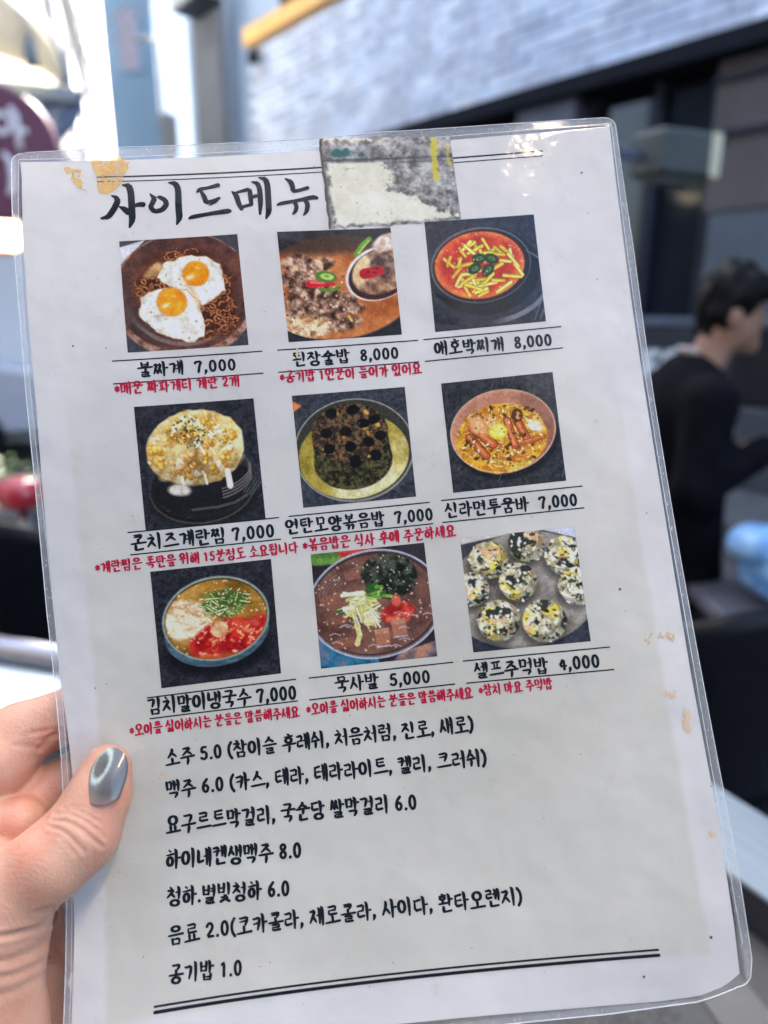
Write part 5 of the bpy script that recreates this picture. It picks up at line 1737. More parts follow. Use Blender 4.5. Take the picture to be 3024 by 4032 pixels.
def pic_kimchi():
    p = Pic((36, 37, 43), 7); dark_bg(p, (28, 29, 35), (50, 51, 58))
    p.put(p.ell(.5, .74, .44, .2, -.05, .06), (18, 19, 24))
    p.tex(p.ell(.50, .57, .435, .30, -.10, .01), [(50, 74, 86), (84, 112, 124)], 6, 3, 1, 5)
    p.put(p.ell(.50, .46, .445, .36, -.10, .01), (128, 146, 146)); p.put(p.ell(.50, .463, .43, .347, -.10, .01), (70, 54, 30))
    so = p.ell(.50, .468, .42, .335, -.10, .012)
    p.tex(so, [(112, 74, 20), (160, 112, 40), (190, 144, 66)], 6)
    p.tex(p.ell(.27, .46, .19, .18, .3, .04, .3) * so, [(186, 140, 84), (228, 200, 160), (246, 232, 208)], 12, 4, 1, 2)
    for i in range(30):
        x, y = .12 + p.rg.rand() * .3, .3 + p.rg.rand() * .3; R = p.rg.uniform(.03, .08); t0 = p.rg.uniform(0, 6)
        p.put(p.path([(x + R * math.cos(t0 + q * .4), y + R * math.sin(t0 + q * .4)) for q in range(4)], .006) * so * .8, (244, 226, 196))
    km = p.ell(.58, .66, .33, .17, -.15, .03, .35, 5) * so
    p.tex(km, [(150, 16, 22), (190, 34, 32), (214, 76, 50)], 9, contrast=2.4)
    p.tex(p.ell(.86, .55, .1, .09, 0, .03, .4) * so, [(170, 26, 28), (214, 100, 70)], 10)
    for i in range(46):
        x, y = .34 + p.rg.rand() * .5, .56 + p.rg.rand() * .22; an = p.rg.uniform(-.8, .8); l = p.rg.uniform(.02, .06)
        p.put(p.seg((x, y), (x + l * math.cos(an), y + l * math.sin(an)), .012, .007) * so, [(224, 120, 70), (198, 40, 36), (236, 160, 110), (170, 20, 26)][i % 4])
    p.tex(p.ell(.52, .56, .07, .07, .2, .02, .3), [(206, 130, 80), (238, 206, 160)], 14)
    p.put(p.ell(.5, .82, .3, .06, 0, .04) * so * .6, (190, 110, 50))
    for i in range(70):
        a = p.rg.uniform(0, 6.28); r = math.sqrt(p.rg.rand())
        x, y = .58 + .17 * r * math.cos(a), .33 + .11 * r * math.sin(a); an = p.rg.uniform(0, 3.14); l = p.rg.uniform(.04, .08)
        A, B = (x - l * math.cos(an), y - l * math.sin(an) * .7), (x + l * math.cos(an), y + l * math.sin(an) * .7)
        p.put(p.seg(A, B, .010), (40, 62, 26)); p.put(p.seg(A, B, .006), [(180, 200, 120), (130, 164, 76), (214, 222, 160), (70, 104, 44)][i % 4])
    p.scatter(110, so, .0045, [(246, 232, 206), (240, 214, 170)], 1.6)
    p.put((p.ell(.5, .463, .44, .355, -.10, .006) - p.ell(.5, .463, .428, .344, -.10, .006)) * .8, (160, 164, 140))
    return p


def pic_muk():
    p = Pic((44, 34, 38), 8)
    p.tex(p.ell(.12, .04, .2, .07), [(60, 100, 40), (120, 160, 70)], 14); p.tex(p.ell(.40, .03, .16, .05), [(170, 40, 36), (210, 100, 80)], 14)
    p.put(p.ell(.92, .06, .16, .12), (52, 46, 50))
    p.tex(p.poly([(0, .72), (.5, .94), (.5, 1), (0, 1)]), [(20, 60, 84), (40, 110, 140), (110, 110, 130)], 7, 3)
    p.tex(p.poly([(1, .70), (1, 1), (.4, 1), (.7, .93)]), [(34, 34, 44), (90, 84, 100), (170, 120, 100)], 7, 3)
    p.put(p.ell(.52, .49, .59, .475, -.08, .01), (176, 186, 200)); p.put(p.ell(.52, .49, .575, .46, -.08, .01), (120, 104, 108)); p.put(p.ell(.52, .485, .565, .45, -.08, .01), (62, 44, 42))
    so = p.ell(.51, .49, .55, .43, -.08, .012)
    p.tex(so, [(84, 54, 46), (112, 76, 64), (134, 96, 80)], 5)
    for cx, cy, rx, ry in ((.36, .22, .09, .05), (.14, .42, .09, .06), (.22, .80, .11, .05), (.2, .60, .07, .04)): p.put(p.poly([(cx - rx, cy - ry * .5), (cx + rx * .8, cy - ry), (cx + rx, cy + ry * .6), (cx - rx * .8, cy + ry)]) * .8, (140, 86, 66))
    sw = p.ell(.68, .27, .25, .21, .1, .02, .35, 6) * so
    p.tex(sw, [(16, 20, 14), (40, 44, 30), (78, 82, 66)], 22, 4, contrast=3)
    p.scatter(40, sw, .006, [(206, 206, 190), (120, 124, 110)])
    for i in range(60):
        x, y = .30 + p.rg.rand() * .24, .38 + p.rg.rand() * .28; an = p.rg.uniform(-.5, .3) + (1.2 if y > .55 else 0); l = p.rg.uniform(.05, .11)
        A, B = (x - l * math.cos(an), y - l * math.sin(an)), (x + l * .5 * math.cos(an), y + l * .5 * math.sin(an))
        p.put(p.seg(A, B, .014, .010) * .6, (120, 110, 60)); p.put(p.seg(A, B, .010, .007), [(240, 236, 190), (226, 216, 140), (246, 244, 220), (206, 200, 110)][i % 4])
    p.put(p.ell(.45, .64, .05, .035), (226, 220, 150)); p.put(p.path([(.34, .66), (.36, .74), (.33, .82)], .022), (206, 200, 130))
    for i in range(14):
        x, y = .44 + p.rg.rand() * .2, .34 + p.rg.rand() * .09; p.put(p.seg((x, y), (x + p.rg.uniform(.02, .07), y + p.rg.uniform(-.03, .02)), .014), [(40, 96, 34), (96, 150, 50), (150, 180, 80)][i % 3])
    p.put(p.seg((.20, .52), (.32, .50), .016), (232, 230, 206)); p.put(p.seg((.18, .53), (.22, .52), .014), (50, 110, 40)); p.put(p.seg((.24, .39), (.42, .38), .017), (226, 226, 200))
    km = p.ell(.71, .59, .15, .10, -.1, .02, .5, 6)
    p.tex(km, [(150, 24, 22), (192, 52, 38), (226, 110, 80)], 12, contrast=2.6)
    p.tex(p.ell(.70, .48, .04, .05), [(190, 70, 50), (220, 120, 90)], 10)
    for cx, cy in ((.55, .78), (.70, .71)):
        p.put(p.poly([(cx - .065, cy - .06), (cx + .06, cy - .07), (cx + .065, cy + .07), (cx - .055, cy + .075)]), (166, 106, 80)); p.put(p.poly([(cx - .065, cy - .065), (cx + .06, cy - .075), (cx + .06, cy - .03), (cx - .06, cy - .02)]), (186, 128, 100)); p.put(p.seg((cx - .05, cy + .085), (cx + .06, cy + .082), .006), (190, 176, 186))
    p.scatter(100, so, .005, [(236, 220, 190), (226, 200, 160)], 1.6)
    for i in range(16):
        x, y = .05 + p.rg.rand() * .9, .55 + p.rg.rand() * .32; p.put(p.path([(x, y), (x + .04, y - .012), (x + .09, y + .008)], .005) * so * .8, (190, 170, 178))
    for i in range(5): p.put((p.ell(.4, .36, .36 - i * .03, .2 - i * .02, -.1, .006) - p.ell(.4, .36, .353 - i * .03, .194 - i * .02, -.1, .006)) * (gx < .42) * (gy < .42) * .5, (170, 140, 130))
    return p


def pic_balls():
    p = Pic((46, 48, 60), 9)
    p.tex(np.ones_like(gx), [(38, 40, 52), (60, 62, 74)], 20)
    p.put(p.poly([(0, 0), (.5, 0), (0, .06)]), (210, 205, 196)); p.put(p.poly([(.72, 0), (1, 0), (1, .10)]), (196, 198, 214))
    p.put(p.ell(.50, .50, .66, .50, -.12, .012), (132, 124, 112))
    p.tex(p.ell(.50, .49, .645, .485, -.12, .012), [(108, 100, 92), (146, 138, 128), (166, 160, 152)], 4)
    p.put(p.ell(.2, .35, .4, .3, .3, .2) * .35, (92, 80, 66))
    balls = [(.225, .215, .165), (.57, .11, .155), (.885, .24, .17), (.06, .455, .145), (.455, .43, .165), (.95, .515, .16), (.25, .745, .18), (.64, .785, .185)]
    for cx, cy, r in balls:
        p.shade(p.ell(cx - .015, cy + .05, r * 1.08, r * 1.02, 0, .06) * .8, .5)
        m = p.ell(cx, cy, r, r, 0, .012, .12, 10)
        p.tex(m, [(150, 140, 110), (206, 198, 160), (238, 234, 212)], 18, 4, contrast=2.2)
        hi_tex(p, m, .60, 9, (232, 204, 84), .9); hi_tex(p, m, .64, 11, (222, 170, 126), .8)
        hi_tex(p, m, .605, 12, (38, 42, 40), .95); hi_tex(p, m, .66, 20, (56, 58, 54), .9)
        p.scatter(12, m, .007, [(30, 34, 32), (44, 48, 46)], 2.0)
        p.scatter(26, m, .009, [(246, 244, 232), (232, 228, 208), (240, 232, 200)], 1.6)
        p.shade(m * (p.ell(cx - r * .25, cy - r * .3, r * 1.0, r * 1.0, 0, .12) < .6) * .7, .62)
    return p


PHOTO = [
    (pic_egg, [(469.4, 950.4), (934.4, 921.6), (978.9, 1358.3), (503.1, 1388.7)], 'printed photo of two fried eggs on noodles'),
    (pic_stew, [(1090.7, 912.7), (1537.7, 896.8), (1582.5, 1317.7), (1136.5, 1347.6)], 'printed photo of brown stew with a lifted spoon'),
    (pic_zucchini, [(1670.9, 874.7), (2101.5, 844.4), (2149.7, 1265.3), (1713.3, 1307.8)], 'printed photo of red zucchini stew in a black pot'),
    (pic_corn, [(527.4, 1602), (998.3, 1568.4), (1046, 2040.9), (573.5, 2088.6)], 'printed photo of a corn and cheese mound on a black dish'),
    (pic_briquette, [(1149, 1558.5), (1593.5, 1523.3), (1638.4, 1955.4), (1194.3, 1999.7)], 'printed photo of a black rice cylinder with holes'),
    (pic_noodle, [(1736.4, 1510.2), (2175.7, 1464.4), (2229.7, 1892.6), (1784.2, 1940.8)], 'printed photo of yellow noodles in a tan bowl'),
    (pic_kimchi, [(591.3, 2251.3), (1067.2, 2200.6), (1106.8, 2651.5), (635.6, 2710.3)], 'printed photo of noodles with red kimchi and cucumber'),
    (pic_muk, [(1223.2, 2183), (1669.9, 2136.5), (1721.9, 2584), (1263.9, 2632.9)], 'printed photo of brown jelly soup with dark seaweed'),
    (pic_balls, [(1810.5, 2119.9), (2260.8, 2073.8), (2326.4, 2524.7), (1863.7, 2569.2)], 'printed photo of eight speckled rice balls on a grey plate')]


def to_albedo(c):
    c = np.clip(c, 0, 255) / 255
    l_ = np.where(c <= 0.04045, c / 12.92, ((c + 0.055) / 1.055) ** 2.4)
    return np.clip(l_ * 1.12, 0.003, 0.80)


M_print = Mat('photo_print', (0.5, 0.5, 0.5), 0.6)
va = M_print.n('ShaderNodeAttribute', attribute_name='Col')
M_print.base(va.outputs['Color'])
M_print.p.inputs['Specular IOR Level'].default_value = 0.0
M_print = M_print.m
GF = grid_faces(NP_, NP_)
tt = np.linspace(0, 1, NP_)
for fn, quad, lab in PHOTO:
    q = inv(quad)
    S_, T_ = np.meshgrid(tt, tt, indexing='ij')
    uv = (q[0] * ((1 - S_) * (1 - T_))[..., None] + q[1] * (S_ * (1 - T_))[..., None] + q[2] * (S_ * T_)[..., None] + q[3] * ((1 - S_) * T_)[..., None]).reshape(-1, 2)
    pic = fn()
    lum = 1 + (vnoise(len(lab) + 40, 55, 2) - .5)[..., None] * .22 + (vnoise(len(lab) + 80, 18, 3) - .5)[..., None] * .18
    pic.c = np.clip(pic.c, 0, 255) * lum
    grain = np.random.RandomState(5).normal(0, 7, (NP_, NP_, 1))
    np_mesh('food_photo', w_page(uv, 0.04), GF, M_print, menu, True, {'Col': to_albedo(pic.c + grain).reshape(-1, 3)}, label=lab)

# ------------------------------------------------------------------ old tape, painted warm reflections, dirt, laminate
nt, mt = 120, 96
s1, t1 = np.meshgrid(np.linspace(0, 1, nt), np.linspace(0, 1, mt), indexing='ij')
q = inv([(1253.6, 546), (1770.8, 539), (1816, 864), (1297, 904)])
rg = np.random.RandomState(11)
jit = lambda n, sd: np.interp(np.linspace(0, 1, n), np.linspace(0, 1, 26), np.random.RandomState(sd).normal(0, 1, 26))
uv = q[0] * ((1 - s1) * (1 - t1))[..., None] + q[1] * (s1 * (1 - t1))[..., None] + q[2] * (s1 * t1)[..., None] + q[3] * ((1 - s1) * t1)[..., None]
uv[..., 1] += (jit(nt, 1) * .35)[:, None] * (1 - t1) ** 6 + (jit(nt, 2) * .4 - .8 * np.sin(np.linspace(0, 3.14, nt)) * 0)[:, None] * t1 ** 6
uv[..., 0] += (jit(mt, 3) * .15)[None, :] * (1 - s1) ** 6
n1 = vnoise(900, 7, 5, X=s1, Y=t1 * .7, gain=.7); n2 = vnoise(901, 26, 4, X=s1, Y=t1 * .7, gain=.75); n3 = vnoise(902, 4, 4, X=s1, Y=t1)
grey = np.clip((n1 * .45 + n2 * .55 - .5) * 3.2 + .5, 0, 1)
colr = np.stack([np.interp(grey, [0, .35, .7, 1], [84, 124, 158, 190]), np.interp(grey, [0, .35, .7, 1], [80, 120, 155, 187]), np.interp(grey, [0, .35, .7, 1], [76, 117, 152, 181])], -1)


def over(mask, c):
    global colr
    m = np.clip(mask, 0, 1)[..., None]; colr = colr * (1 - m) + np.array(c, float) * m


lines1 = np.exp(-((t1 - (.255 - .02 * s1)) / .014) ** 2); over(lines1 * (.45 + .4 * n2), (44, 50, 56))
lines2 = np.exp(-((t1 - (.305 - .02 * s1)) / .010) ** 2) * (s1 > .5); over(lines2 * (.2 + .6 * n2), (50, 56, 60))
bnd = .56 + (n3 - .5) * .5 + np.clip((t1 - .6) * 1.3, 0, .55)
peel = np.clip((bnd - s1) * 22 + (n2 - .5) * 4, 0, 1) * np.clip((t1 - .27) * 40, 0, 1) * np.clip((s1 - .035) * 40 + (n2 - .5) * 2, 0, 1) * np.clip((.985 - t1) * 40 + (n2 - .5) * 2, 0, 1)
cr = np.stack([212 + (n1 - .5) * 40, 209 + (n1 - .5) * 42, 194 + (n1 - .5) * 60], -1) + (n2 - .5)[..., None] * 16
spk_ = np.clip((.22 - vnoise(903, 40, 2, X=s1, Y=t1)) * 6, 0, 1)
cr = cr * (1 - .3 * spk_[..., None])
colr = colr * (1 - peel[..., None]) + cr * peel[..., None]
tq = np.clip((.5 - np.hypot((s1 - .15) / .2, (t1 - .175) / .10) + (n2 - .5) * 1.2) * 5, 0, 1); over(tq * .9, (36, 88, 86))
over(np.clip((.5 - np.hypot((s1 - .31) / .06, (t1 - .19) / .06) + (n2 - .5)) * 5, 0, 1), (40, 92, 88))
yl = np.clip((.5 - np.abs(s1 - .875 + t1 * .05) / .055 + (n2 - .5) * .9) * 5, 0, 1) * (t1 < .52); over(yl * .85, (196, 180, 44))
yl = np.clip((.5 - np.abs(s1 - .965) / .03 + (n2 - .5)) * 5, 0, 1) * (t1 > .1) * (t1 < .35); over(yl * .8, (190, 172, 60))
over(np.clip((.5 - np.hypot((s1 - .53) / .03, (t1 - .21) / .03)) * 5, 0, 1), (96, 50, 38))
over(np.clip((.04 - t1) * 30 + (n2 - .5) * 3, 0, 1) * (s1 < .4), (206, 202, 190))
over(np.clip((.028 - s1) * 60 + (n2 - .5) * 3, 0, 1) * .8, (64, 58, 52))
np_mesh('tape_patch', w_page(uv.reshape(-1, 2), 0.16), grid_faces(nt, mt), M_print, menu, True, {'Col': to_albedo(colr).reshape(-1, 3)}, label='dirty grey and cream strip of old tape over the top rules')


def reflection_patch(name, x0, x1, y0, y1, fn, col, n=110, off=0.17, label=None, seed=0):
    """painted reflection as an irregular thin film made of the grid cells where FN(px, py) is true"""
    m = max(8, int(n * (y1 - y0) / (x1 - x0)))
    X, Y = np.meshgrid(np.linspace(x0, x1, n), np.linspace(y0, y1, m), indexing='ij')
    k = fn(X, Y)
    F = grid_faces(n, m)
    keep = k.ravel()[F].all(1)
    F = F[keep]
    used = np.unique(F); mp_ = np.full(n * m, -1); mp_[used] = np.arange(len(used))
    uv_ = inv(np.stack([X.ravel(), Y.ravel()], 1))[used]
    nn = vnoise(seed + 500, 40, 3, X=(X - x0) / (x1 - x0), Y=(Y - y0) / (x1 - x0)).ravel()[used]
    c = np.array(col, float)[None] * (1 + (nn - .5)[:, None] * .35)
    return np_mesh(name, w_page(uv_, off), mp_[F], M_print, menu, True, {'Col': to_albedo(c)}, label=label)


def in_poly(X, Y, P):
    r = np.zeros(X.shape, bool)
    for (x0, y0), (x1, y1) in zip(P, P[1:] + P[:1]):
        c = ((y0 > Y) != (y1 > Y))
        xi = (x1 - x0) * (Y - y0) / ((y1 - y0) if y1 != y0 else 1e-9) + x0
        r ^= c & (X < xi)
    return r


def reflection_mask(X, Y):
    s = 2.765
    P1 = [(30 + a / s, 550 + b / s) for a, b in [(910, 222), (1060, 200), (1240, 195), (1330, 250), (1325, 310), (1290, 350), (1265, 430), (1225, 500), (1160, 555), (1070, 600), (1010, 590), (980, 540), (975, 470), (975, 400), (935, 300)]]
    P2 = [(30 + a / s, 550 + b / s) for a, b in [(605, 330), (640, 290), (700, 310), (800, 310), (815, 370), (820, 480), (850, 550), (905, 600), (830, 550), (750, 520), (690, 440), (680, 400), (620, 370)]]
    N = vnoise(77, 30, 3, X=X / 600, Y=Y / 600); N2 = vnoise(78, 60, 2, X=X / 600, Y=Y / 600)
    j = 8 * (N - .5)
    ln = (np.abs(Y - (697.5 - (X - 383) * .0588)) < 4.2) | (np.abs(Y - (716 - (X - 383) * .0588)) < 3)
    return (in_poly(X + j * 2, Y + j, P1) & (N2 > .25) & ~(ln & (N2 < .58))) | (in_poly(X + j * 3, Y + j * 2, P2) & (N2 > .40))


M_amb = M_print.copy(); M_amb.name = 'painted_amber'; M_amb.node_tree.nodes['Principled BSDF'].inputs['Alpha'].default_value = 0.78
amb = reflection_patch('painted_reflection', 235, 520, 605, 785, reflection_mask, (236, 176, 104), 250, 0.19, 'warm reflection painted as a flaky amber patch in the top left corner')  # warm reflection on the laminate, painted as a thin amber patch
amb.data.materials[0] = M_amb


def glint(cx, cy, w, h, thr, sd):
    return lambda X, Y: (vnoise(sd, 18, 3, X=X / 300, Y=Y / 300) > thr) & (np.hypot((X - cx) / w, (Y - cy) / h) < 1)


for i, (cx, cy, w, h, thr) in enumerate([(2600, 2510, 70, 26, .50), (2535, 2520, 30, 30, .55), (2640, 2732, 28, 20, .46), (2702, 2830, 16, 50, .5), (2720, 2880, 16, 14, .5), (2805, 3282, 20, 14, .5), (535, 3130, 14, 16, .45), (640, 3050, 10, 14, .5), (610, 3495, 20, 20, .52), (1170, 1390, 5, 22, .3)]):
    reflection_patch('painted_glint', cx - w, cx + w, cy - h, cy + h, glint(cx, cy, w, h, thr, 60 + i), (214, 188, 158), 60, 0.2, None, i)  # cream glints off the film, painted as small pale patches

# specks of dirt
rg = random.Random(12)
lst = []
for i in range(150):
    u, v = rg.uniform(6, 204), rg.uniform(5, 290)
    a = rg.uniform(0, 3.14); l_ = abs(rg.gauss(0.15, .35)); w = rg.uniform(.04, .13) if l_ < .6 else rg.uniform(.03, .06)
    lst.append(([(u, v), (u + l_ * math.cos(a) + .02, v + l_ * math.sin(a))], [w, w * .7]))
for x, y, w in ((2290, 681, 5), (2799, 3690, 6), (2535, 3845, 5), (2100, 1340, 3), (288, 1363, 4), (419, 1371, 3), (2350, 1100, 3), (2545, 2020, 3), (2440, 2320, 6)):
    u, v = inv([(x, y)])[0]; lst.append(([(u, v), (u + .05, v + .03)], [w / 11.3, w / 13]))
o = build_strokes('dirt_specks', lst, Mat('dirt', (0.10, 0.09, 0.08), 0.8).m, None, 0.11); o['kind'] = 'stuff'
lst = []
for i in range(70):
    u, v = rg.uniform(6, 204), rg.uniform(5, 290)
    if rg.random() < .4: u, v = rg.gauss(165, 12), rg.gauss(98, 14)
    a = rg.gauss(-.7, .5); l_ = rg.uniform(1, 5)
    lst.append(([(u, v), (u + l_ * .5 * math.cos(a), v + l_ * .5 * math.sin(a) + .1), (u + l_ * math.cos(a), v + l_ * math.sin(a))], [.015, .03, .01]))
o = build_strokes('scratches', lst, Mat('scratch', (0.45, 0.43, 0.4), 0.6).m, None, 0.12); o['kind'] = 'stuff'

sealp = [(-0.7, v) for v in np.linspace(290, -1.0, 40)] + [(u, -1.1 - .5 * math.sin(u / 70)) for u in np.linspace(0, 210, 40)] + [(211.0, v) for v in np.linspace(-0.9, 282, 40)]
build_strokes('seal_line', [([np.array(p) for p in sealp], [0.085] * len(sealp))], Mat('seal_white', (0.72, 0.74, 0.78), 0.4).m, None, 0.05)

# laminate pouch: a thin clear closed film, its rim standing out round the paper
nu, nv = 60, 84
vs_ = np.concatenate([np.linspace(-4.6, 1.0, 14), np.linspace(3, 293, nv - 28), np.linspace(294.9, 300.5, 14)])
fl = edge(vs_, [(-5, -3.0), (6, -2.9), (56, -2.0), (110, -2.2), (156, -2.9), (200, -2.4), (258, -2.4), (301, -2.4)])
fr_ = edge(vs_, [(-5, 212.4), (1, 212.5), (47, 213.4), (102, 212.8), (162, 212.8), (219, 213.2), (260, 213.7), (288, 213.0), (301, 211)])
corner = 4.5
UVf = np.zeros((nu, nv, 2))
sgrid = np.concatenate([np.linspace(0, .03, 8), np.linspace(.04, .96, nu - 16), np.linspace(.97, 1, 8)])
for j in range(nv):
    v = vs_[j]
    e = 0.0
    for lim, sg in ((vs_[0], 1), (vs_[-1], -1)):
        d = (v - lim) * sg
        if d < corner: e = max(e, corner - math.sqrt(max(0, corner ** 2 - (corner - d) ** 2)))
    UVf[:, j, 0] = (fl[j] + e) + (fr_[j] - fl[j] - 2 * e) * sgrid
    UVf[:, j, 1] = v
top_dv = edge(UVf[:, 0, 0], [(-3, 1.0), (31, -.6), (103, -.1), (127, -.5), (174, .4), (209, 1.2), (213, 1.5)])
wt_ = np.clip((6 - (vs_ + 4.6)) / 6, 0, 1)
UVf[:, :, 1] += top_dv[:, None] * wt_[None]
bot_dv = edge(UVf[:, -1, 0], [(-3, -2.0), (100, -2), (166, -1.8), (195, -3), (206, -6), (213, -9)])
UVf[:, :, 1] += bot_dv[:, None] * np.clip((vs_ - 285) / 15, 0, 1)[None]
UVf = UVf.reshape(-1, 2)
rimm = np.clip(np.maximum.reduce([-UVf[:, 0], UVf[:, 0] - 210.2, -UVf[:, 1] - .1, UVf[:, 1] - 296.5]) / .8 + .3, 0, 1)
F1 = grid_faces(nu, nv)
nn_ = len(UVf)
lift = 0.42 - 0.30 * rimm
Vf = np.concatenate([w_page(UVf, lift), w_page(UVf, -0.3 + 0.2 * rimm)])
b_idx = [i * nv for i in range(nu)] + [(nu - 1) * nv + j for j in range(1, nv)] + [i * nv + nv - 1 for i in range(nu - 2, -1, -1)] + [j for j in range(nv - 2, 0, -1)]
side = np.array([(a, b, b + nn_, a + nn_) for a, b in zip(b_idx, b_idx[1:] + b_idx[:1])])
Ff = np.concatenate([F1, F1[:, ::-1] + nn_, side])
M_film = Mat('clear_laminate', (1, 1, 1), 0.1)
t = M_film.t
t.nodes.remove(M_film.p)
out = [n_ for n_ in t.nodes if n_.type == 'OUTPUT_MATERIAL'][0]
tr = M_film.n('ShaderNodeBsdfTransparent'); tr.inputs['Color'].default_value = (0.97, 0.98, 0.985, 1)
gl = M_film.n('ShaderNodeBsdfGlossy'); gl.inputs['Roughness'].default_value = 0.07
df = M_film.n('ShaderNodeBsdfDiffuse'); df.inputs['Color'].default_value = (0.8, 0.82, 0.85, 1)
at2 = M_film.n('ShaderNodeAttribute', attribute_name='puv')
rim_a = M_film.n('ShaderNodeAttribute', attribute_name='rim')
hN = M_film.noise(0.05, 3, 0.5, at2.outputs['Vector']); hN2 = M_film.noise(0.6, 3, 0.5, at2.outputs['Vector'])
bmp = M_film.n('ShaderNodeBump'); bmp.inputs['Strength'].default_value = 0.3; bmp.inputs['Distance'].default_value = 0.0012
M_film.l(mth(M_film, 'ADD', hN, mth(M_film, 'MULTIPLY', hN2, 0.03)), bmp.inputs['Height'])
M_film.l(bmp.outputs[0], gl.inputs['Normal'])
fres = M_film.n('ShaderNodeFresnel'); 
bfc = M_film.n('ShaderNodeNewGeometry').outputs['Backfacing']
M_film.l(mth(M_film, 'SUBTRACT', 1.5, mth(M_film, 'MULTIPLY', bfc, 1.5 - 1 / 1.5)), fres.inputs['IOR'])
m1 = M_film.n('ShaderNodeMixShader'); M_film.l(fres.outputs[0], m1.inputs[0]); M_film.l(tr.outputs[0], m1.inputs[1]); M_film.l(gl.outputs[0], m1.inputs[2])
scn = M_film.noise(1.6, 6, 0.75, at2.outputs['Vector'], (1.0, 0.35, 1))
scn2 = M_film.noise(0.25, 3, 0.6, at2.outputs['Vector'])
scr = mth(M_film, 'MULTIPLY', mth(M_film, 'SUBTRACT', scn, 0.56), 7.0, True)
scr = mth(M_film, 'MULTIPLY', scr, mth(M_film, 'MULTIPLY', mth(M_film, 'SUBTRACT', scn2, 0.4), 4.0, True))
scr = mth(M_film, 'MULTIPLY', mth(M_film, 'ADD', mth(M_film, 'MULTIPLY', scr, 0.75), 0.14), rim_a.outputs['Fac'])
m2 = M_film.n('ShaderNodeMixShader'); M_film.l(scr, m2.inputs[0]); M_film.l(m1.outputs[0], m2.inputs[1]); M_film.l(df.outputs[0], m2.inputs[2])
M_film.l(m2.outputs[0], out.inputs['Surface'])
np_mesh('laminate_film', Vf, Ff, M_film.m, menu, True, {'puv': np.concatenate([UVf, UVf]), 'rim': np.concatenate([rimm, rimm])}, label='clear plastic pouch with a scratched rim')
# the sealed outer edge catches light: a hair-thin bead
q = MB(); q.tube([Vector(p) for p in Vf[b_idx[::1]][:nu + nv - 1]], 0.00013, 5)
M_bead = Mat('film_edge', (0.75, 0.8, 0.85), 0.25)
q.build('film_edge_bead', M_bead.m, menu, True)
q = MB(); q.tube([Vector(p) for p in Vf[b_idx][nu + nv - 2:]], 0.00013, 5)
q.build('film_edge_bead', M_bead.m, menu, True)

# ================================================================== THE HAND
D0 = float(page(inv([(300, 3150)]))[0, 2])


def H(px, py, dd): return tuple(cmm(px, py, D0 + dd))


def HP(px, py, dd):
    return tuple(cmm(px, py, float(page(inv([(px, py)]))[0, 2]) + dd))


HAND = [
    # palm, thumb base and wrist
    ('cap', H(-60, 3640, -20), H(-110, 4100, -22), 17.5, 20, 6),
    ('cap', H(-110, 4100, -22), H(-160, 4600, -20), 20, 22, 6),
    ('cap', H(-330, 3500, 5), H(-380, 4200, 0), 22, 24, 10),
    ('cap', H(-120, 3600, -12), H(-330, 3500, 0), 17, 19, 12),
    # thumb
    ('cap', H(40, 3520, -19), H(-60, 3650, -20), 12.3, 17, 7),
    ('cap', HP(190, 3400, -15.5), H(40, 3520, -19), 11.0, 12.3, 5),
    ('cap', HP(318, 3285, -12.0), HP(190, 3400, -15.5), 11.4, 11.0, 4),
    ('cap', HP(385, 3140, -9.9), HP(318, 3285, -12.0), 9.4, 11.4, 4),
    ('cap', HP(425, 3022, -7.9), HP(385, 3140, -9.9), 7.2, 9.4, 4),
    ('ell', HP(408, 3080, -7.2), (7.8, 10, 6.4), 3),
]
INDEX = [('cap', H(85, 2895, 12), H(-10, 3010, 6), 10.6, 11.5, 3), ('cap', H(-10, 3010, 6), H(-260, 3250, 0), 11.5, 14, 4),
         ('cap', H(330, 2785, 17), H(85, 2895, 12), 9.2, 10.6, 3), ('cap', H(470, 2740, 18), H(330, 2785, 17), 8, 9.2, 3)]
MIDDLE = [('cap', H(120, 3165, 10), H(-60, 3270, 3), 10.2, 11, 3), ('cap', H(-60, 3270, 3), H(-280, 3400, 0), 11, 13, 4), ('cap', H(310, 3060, 16), H(120, 3165, 10), 9.0, 10.0, 3), ('cap', H(440, 3000, 18), H(310, 3060, 16), 8, 9.0, 3)]
RING = [('cap', H(72, 3250, -2), H(-160, 3290, -4), 9.2, 11, 1.2), ('cap', H(-160, 3290, -4), H(-320, 3500, 0), 11, 12, 4), ('cap', H(160, 3330, 14), H(72, 3250, 2), 8, 8.5, 2)]
LITTLE = [('cap', H(5, 3360, -8), H(-200, 3440, -5), 7.6, 10, 1.2)]
HEEL = [('cap', H(215, 3560, 14), H(225, 3790, 13), 6.0, 6.5, 1.5), ('cap', H(120, 3880, 4), H(170, 4200, 6), 10.5, 13, 1.0), ('cap', H(170, 4200, 6), H(100, 4700, 0), 13, 18, 6)]


def seg_d(P, pts):
    d = np.full(len(P), 1e9)
    for a, b in zip(pts[:-1], pts[1:]):
        a = np.array(a, float); b = np.array(b, float); e = b - a
        t = np.clip(((P - a) @ e) / (e @ e), 0, 1)
        d = np.minimum(d, np.linalg.norm(P - a - t[:, None] * e, axis=1))
    return d


